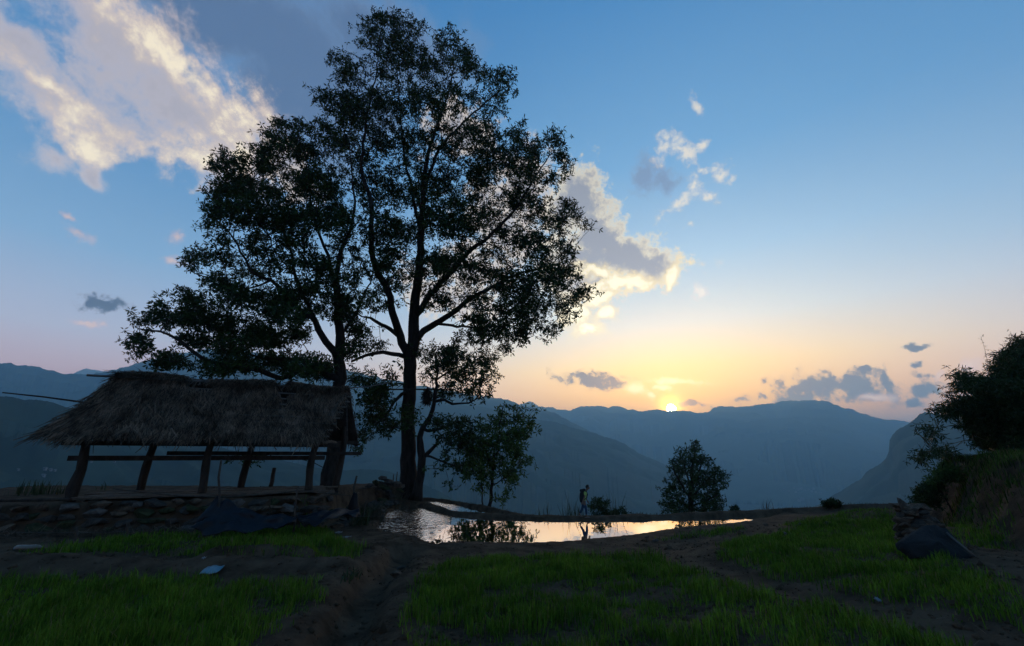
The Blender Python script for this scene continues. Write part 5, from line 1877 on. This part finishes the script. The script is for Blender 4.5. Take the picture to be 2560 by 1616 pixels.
# ------------------------------------------------------------------ the boy on the far bank
mat('skin_tone', (.10, .058, .038), (.13, .075, .05), 6, .6, 0)
mat('black_hair', (.006, .005, .005), None, rough=.6)
mat('tshirt', (.23, .34, .08), (.28, .40, .10), 8, .85, 0)
mat('jeans', (.012, .026, .055), (.020, .040, .080), 12, .9, 0)
mat('dark_cloth', (.006, .006, .008), (.012, .011, .012), 6, .9, 0)
mat('sandal', (.10, .075, .07), None, rough=.7)


def skin_mesh(name, chains, material, parent, root=0, sub=2):
    """chains: lists of (key, (x,y,z), radius); equal keys are one joint"""
    idx, V, E, Rr = {}, [], [], []
    for ch in chains:
        prev = None
        for key, p, rad in ch:
            if key not in idx:
                idx[key] = len(V)
                V.append(p)
                Rr.append(rad)
            if prev is not None:
                E.append((prev, idx[key]))
            prev = idx[key]
    me = bpy.data.meshes.new(name)
    me.from_pydata(V, E, [])
    o = obj(name, me, parent)
    o.data.materials.append(MATS[material])
    md = o.modifiers.new('skin', 'SKIN')
    md.use_smooth_shade = True
    sv = me.skin_vertices[0].data
    for i, q in enumerate(Rr):
        sv[i].radius = q if hasattr(q, '__len__') else (q, q)
        sv[i].use_root = (i == root)
    ss = o.modifiers.new('smooth', 'SUBSURF')
    ss.levels = ss.render_levels = sub
    return o


pf = at(1462, 1293, 21.05)
pz = hz(pf.x, pf.y)
boy = thing('person', 'boy in a yellow-green shirt and jeans walking head down along the far bank', 'person', (pf.x, pf.y, pz))
J = dict(pel=(-.01, 0, .62), bel=(.015, 0, .76), chest=(.045, 0, .95), upch=(.075, 0, 1.05), neck=(.12, 0, 1.15), skull=(.165, 0, 1.22), head=(.205, 0, 1.265), crown=(.205, 0, 1.325), jaw=(.245, 0, 1.205))
hipL, kneL, ankL, balL = (-.01, -.07, .585), (.068, -.07, .35), (.062, -.07, .085), (.13, -.07, .03)
hipR, kneR, ankR, balR = (-.01, .07, .585), (-.085, .07, .36), (-.225, .07, .135), (-.155, .07, .035)
shL, elL, wrL = (.07, -.15, 1.05), (-.005, -.185, .87), (-.10, -.19, .68)
shR, elR, wrR = (.07, .15, 1.05), (.09, .18, .86), (.17, .17, .70)


def mid(a, b, t=.5):
    return tuple(a[i] + (b[i] - a[i]) * t for i in range(3))


chains = [[('pel', J['pel'], (.095, .07)), ('bel', J['bel'], (.09, .065)), ('chest', J['chest'], (.10, .07)), ('upch', J['upch'], (.085, .06)), ('neck', J['neck'], .040), ('skull', J['skull'], (.055, .06)), ('head', J['head'], (.088, .096)), ('crown', J['crown'], (.066, .074))],
          [('skull', J['skull'], .05), ('jaw', J['jaw'], .035)],
          [('head', J['head'], .08), ('nose', (.292, 0, 1.25), .016)]]
for s, (h, k, a, b) in (('l', (hipL, kneL, ankL, balL)), ('r', (hipR, kneR, ankR, balR))):
    chains.append([('pel', J['pel'], .09), ('hip' + s, h, .075), ('th' + s, mid(h, k), .066), ('kn' + s, k, .05), ('ca' + s, mid(k, a, .35), .048), ('an' + s, a, .03), ('ba' + s, b, (.035, .022)), ('to' + s, (b[0] + .07, b[1], b[2] - .008), (.03, .015))])
for s, (h, e, w) in (('l', (shL, elL, wrL)), ('r', (shR, elR, wrR))):
    d = Vector(w) - Vector(e)
    d.normalize()
    palm = tuple(Vector(w) + d * .055)
    chains.append([('upch', J['upch'], .08), ('sh' + s, h, .045), ('ua' + s, mid(h, e), .040), ('el' + s, e, .033), ('fa' + s, mid(e, w, .4), .033), ('wr' + s, w, .022), ('pa' + s, palm, (.030, .016))])
    f = Vector((1, 0, 0)) - d * d.x
    f.normalize()
    for q, (off, ln) in enumerate(((-.024, .060), (-.008, .070), (.008, .066), (.024, .052))):
        b0_ = Vector(palm) + f * off + d * .02
        m_ = b0_ + d * ln * .55
        t_ = m_ + d * ln * .35 + f * .012
        chains.append([('pa' + s, palm, .02), ('f%d0' % q + s, tuple(b0_), .0085), ('f%d1' % q + s, tuple(m_), .008), ('f%d2' % q + s, tuple(t_), .007)])
    tb = Vector(w) + d * .03 + f * .03
    chains.append([('pa' + s, palm, .02), ('t0' + s, tuple(tb), .010), ('t1' + s, tuple(tb + d * .03 + f * .014), .009), ('t2' + s, tuple(tb + d * .055 + f * .012), .008)])
body = skin_mesh('body', chains, 'skin_tone', boy)
# clothes over the body
tch = [[('pel', (-.008, 0, .66), (.108, .088)), ('bel', J['bel'], (.104, .082)), ('chest', J['chest'], (.112, .086)), ('upch', J['upch'], (.098, .072)), ('neck', mid(J['upch'], J['neck'], .55), (.055, .05))]]
for s, (h, e) in (('l', (shL, elL)), ('r', (shR, elR))):
    tch.append([('upch', J['upch'], .09), ('sh' + s, h, .060), ('ua' + s, mid(h, e, .62), .056)])
skin_mesh('shirt', tch, 'tshirt', boy)
jch = [[('pel', (-.012, 0, .66), (.108, .09)), ('pel2', (-.01, 0, .60), (.105, .085))]]
for s, (h, k, a) in (('l', (hipL, kneL, ankL)), ('r', (hipR, kneR, ankR))):
    jch.append([('pel2', J['pel'], .1), ('hip' + s, h, .086), ('th' + s, mid(h, k), .074), ('kn' + s, k, .058), ('ca' + s, mid(k, a, .4), .055), ('an' + s, mid(k, a, .86), .046)])
skin_mesh('trousers', jch, 'jeans', boy)
hch = [[('h0', (.135, 0, 1.235), (.045, .06)), ('h1', (.165, 0, 1.295), (.092, .10)), ('h2', (.21, 0, 1.345), (.085, .09)), ('h3', (.262, 0, 1.335), (.035, .05))]]
skin_mesh('hair', hch, 'black_hair', body)
for y in (-.075, .075):
    skin_mesh('ear', [[('e0', (.175, y * 1.05, 1.245), .016), ('e1', (.17, y * 1.15, 1.265), .018), ('e2', (.18, y * 1.1, 1.28), .012)]], 'skin_tone', body, sub=1)
for b in (balL, balR):
    sd = MB()
    rot = .0 if b is balL else -.55
    c = Vector((b[0] - (.02 if b is balL else .035), b[1], b[2] - .022 + (.0 if b is balL else .03)))
    ex = Vector((math.cos(rot), 0, math.sin(rot))) * .115
    sd.box(c, ex, Vector((0, .042, 0)), Vector((0, 0, .011)))
    o = sd.build('sandal', 'sandal', boy, smooth=False)
# the dark pack on his back, its jacket flap sticking out behind
pack = thing('backpack', 'dark bulging pack carried on the back of the walking boy', 'backpack', (pf.x, pf.y, pz + .62))
po = Vector((0, 0, .62))
pch = [[('a', (-.085, 0, .60), (.055, .085)), ('b', (-.095, 0, .70), (.085, .12)), ('c', (-.085, 0, .86), (.10, .14)), ('d', (-.055, 0, 1.0), (.095, .135)), ('e', (-.02, 0, 1.10), (.075, .11)), ('f', (.04, 0, 1.17), (.045, .08)), ('g', (.085, 0, 1.21), (.035, .06))],
       [('e', (-.02, 0, 1.10), .07), ('k', (-.11, 0, 1.145), (.04, .07)), ('l', (-.185, 0, 1.15), (.034, .055))]]
pch = [[(k, (p[0], p[1], p[2] - .62), q) for k, p, q in c] for c in pch]
skin_mesh('bag', pch, 'dark_cloth', pack)
for y in (-.105, .105):
    o = MB().tube([(.02, y, 1.14 - .62), (.115, y * 1.05, 1.10 - .62), (.155, y * 1.05, .98 - .62), (.11, y * 1.12, .84 - .62), (0, y * 1.1, .76 - .62)], .020, 6).build('strap', 'dark_cloth', pack)

# ------------------------------------------------------------------ pole and nest between the two trunks
pole('hanging_pole', 'long level pole lashed between the great trunk and the shed gable', 'pole', [at(925, 974, 27.6), at(1010, 974, 28.7), at(1090, 974, 28.4), at(1135, 973, 28.2)], [.05, .055, .05, .04], 'old_wood', 7)
bu = at(1068, 990, 28.45)
root = thing('hanging_bundle', 'dark straw bundle hanging from the level pole beside the great trunk', 'bundle', tuple(bu))
Cc = np.array([(0, 0, .35 - .09 * k) for k in range(9)]) + np.array(bu)
V, F, _ = leaves(Cc, 14, .14, .30, .05, .8, seed=91)
MB().tube([Vector((0, 0, .6)), Vector((0, 0, -.3))], .06, 6).build('core', 'bark', root)
st_ = obj('straw', np_mesh('straw', V - np.array(bu), F), root, 'thatch')
st_['kind'] = 'stuff'

# ------------------------------------------------------------------ far houses
mat('far_wall', (.13, .13, .13), (.20, .20, .20), .1, .9, 0)
mat('far_roof', (.10, .11, .12), None, rough=.8)
mat('far_glass', (.02, .025, .03), None, rough=.2)
dg = bpy.context.evaluated_depsgraph_get()


def first_hit(px, row):
    dg = bpy.context.evaluated_depsgraph_get()
    d = Vector(ray(px, row)).normalized()
    o = Vector((0, 0, EYE)) + d * 120
    for _ in range(8):
        ok, loc, nor, i, ob, mtx = SC.ray_cast(dg, o, d)
        if not ok:
            return None
        if ob.name.startswith(('mountain', 'valley')):
            return loc
        o = loc + d * .5
    return None


def house(px, row, w, label, group):
    p = first_hit(px, row)
    if p is None:
        return
    k = p.length
    w = w * k / 1100.0
    root = thing('house', label, 'house', tuple(p), group)
    h = w * .7
    wl = MB().box((0, 0, h * .3), (w / 2, 0, 0), (0, w * .35, 0), (0, 0, h * .7)).build('wall', 'far_wall', root, smooth=False)
    V = [(-w * .56, -w * .42, h), (w * .56, -w * .42, h), (w * .56, w * .42, h), (-w * .56, w * .42, h), (-w * .56, 0, h * 1.4), (w * .56, 0, h * 1.4)]
    obj('roof', pmesh('roof', V, [(0, 1, 5, 4), (2, 3, 4, 5), (1, 2, 5), (3, 0, 4), (3, 2, 1, 0)]), root, 'far_roof')
    for sx in (-.25, .25):
        MB().box((sx * w, -w * .352, h * .5), (w * .07, 0, 0), (0, .02 * w, 0), (0, 0, h * .16)).build('window', 'far_glass', wl, smooth=False)


random.seed(44)
for (px, row) in ((1985, 1222), (1996, 1226), (2004, 1224), (2012, 1228), (2022, 1226), (2030, 1231), (2040, 1232), (1972, 1229), (1990, 1232), (2052, 1236), (2006, 1251), (1998, 1254), (1960, 1226), (2034, 1224), (1645, 1262), (1636, 1260)):
    house(px, row, random.uniform(3.0, 5.0), 'tiny pale house of the village far down in the valley', 'houses of the far village')
for (px, row) in ((45, 1176), (112, 1175), (126, 1177), (137, 1178), (228, 1156), (286, 1156), (108, 1192)):
    house(px, row, random.uniform(3.0, 5.0), 'tiny pale farmhouse on the dark hillside beyond the shed', 'farmhouses on the near hillside')
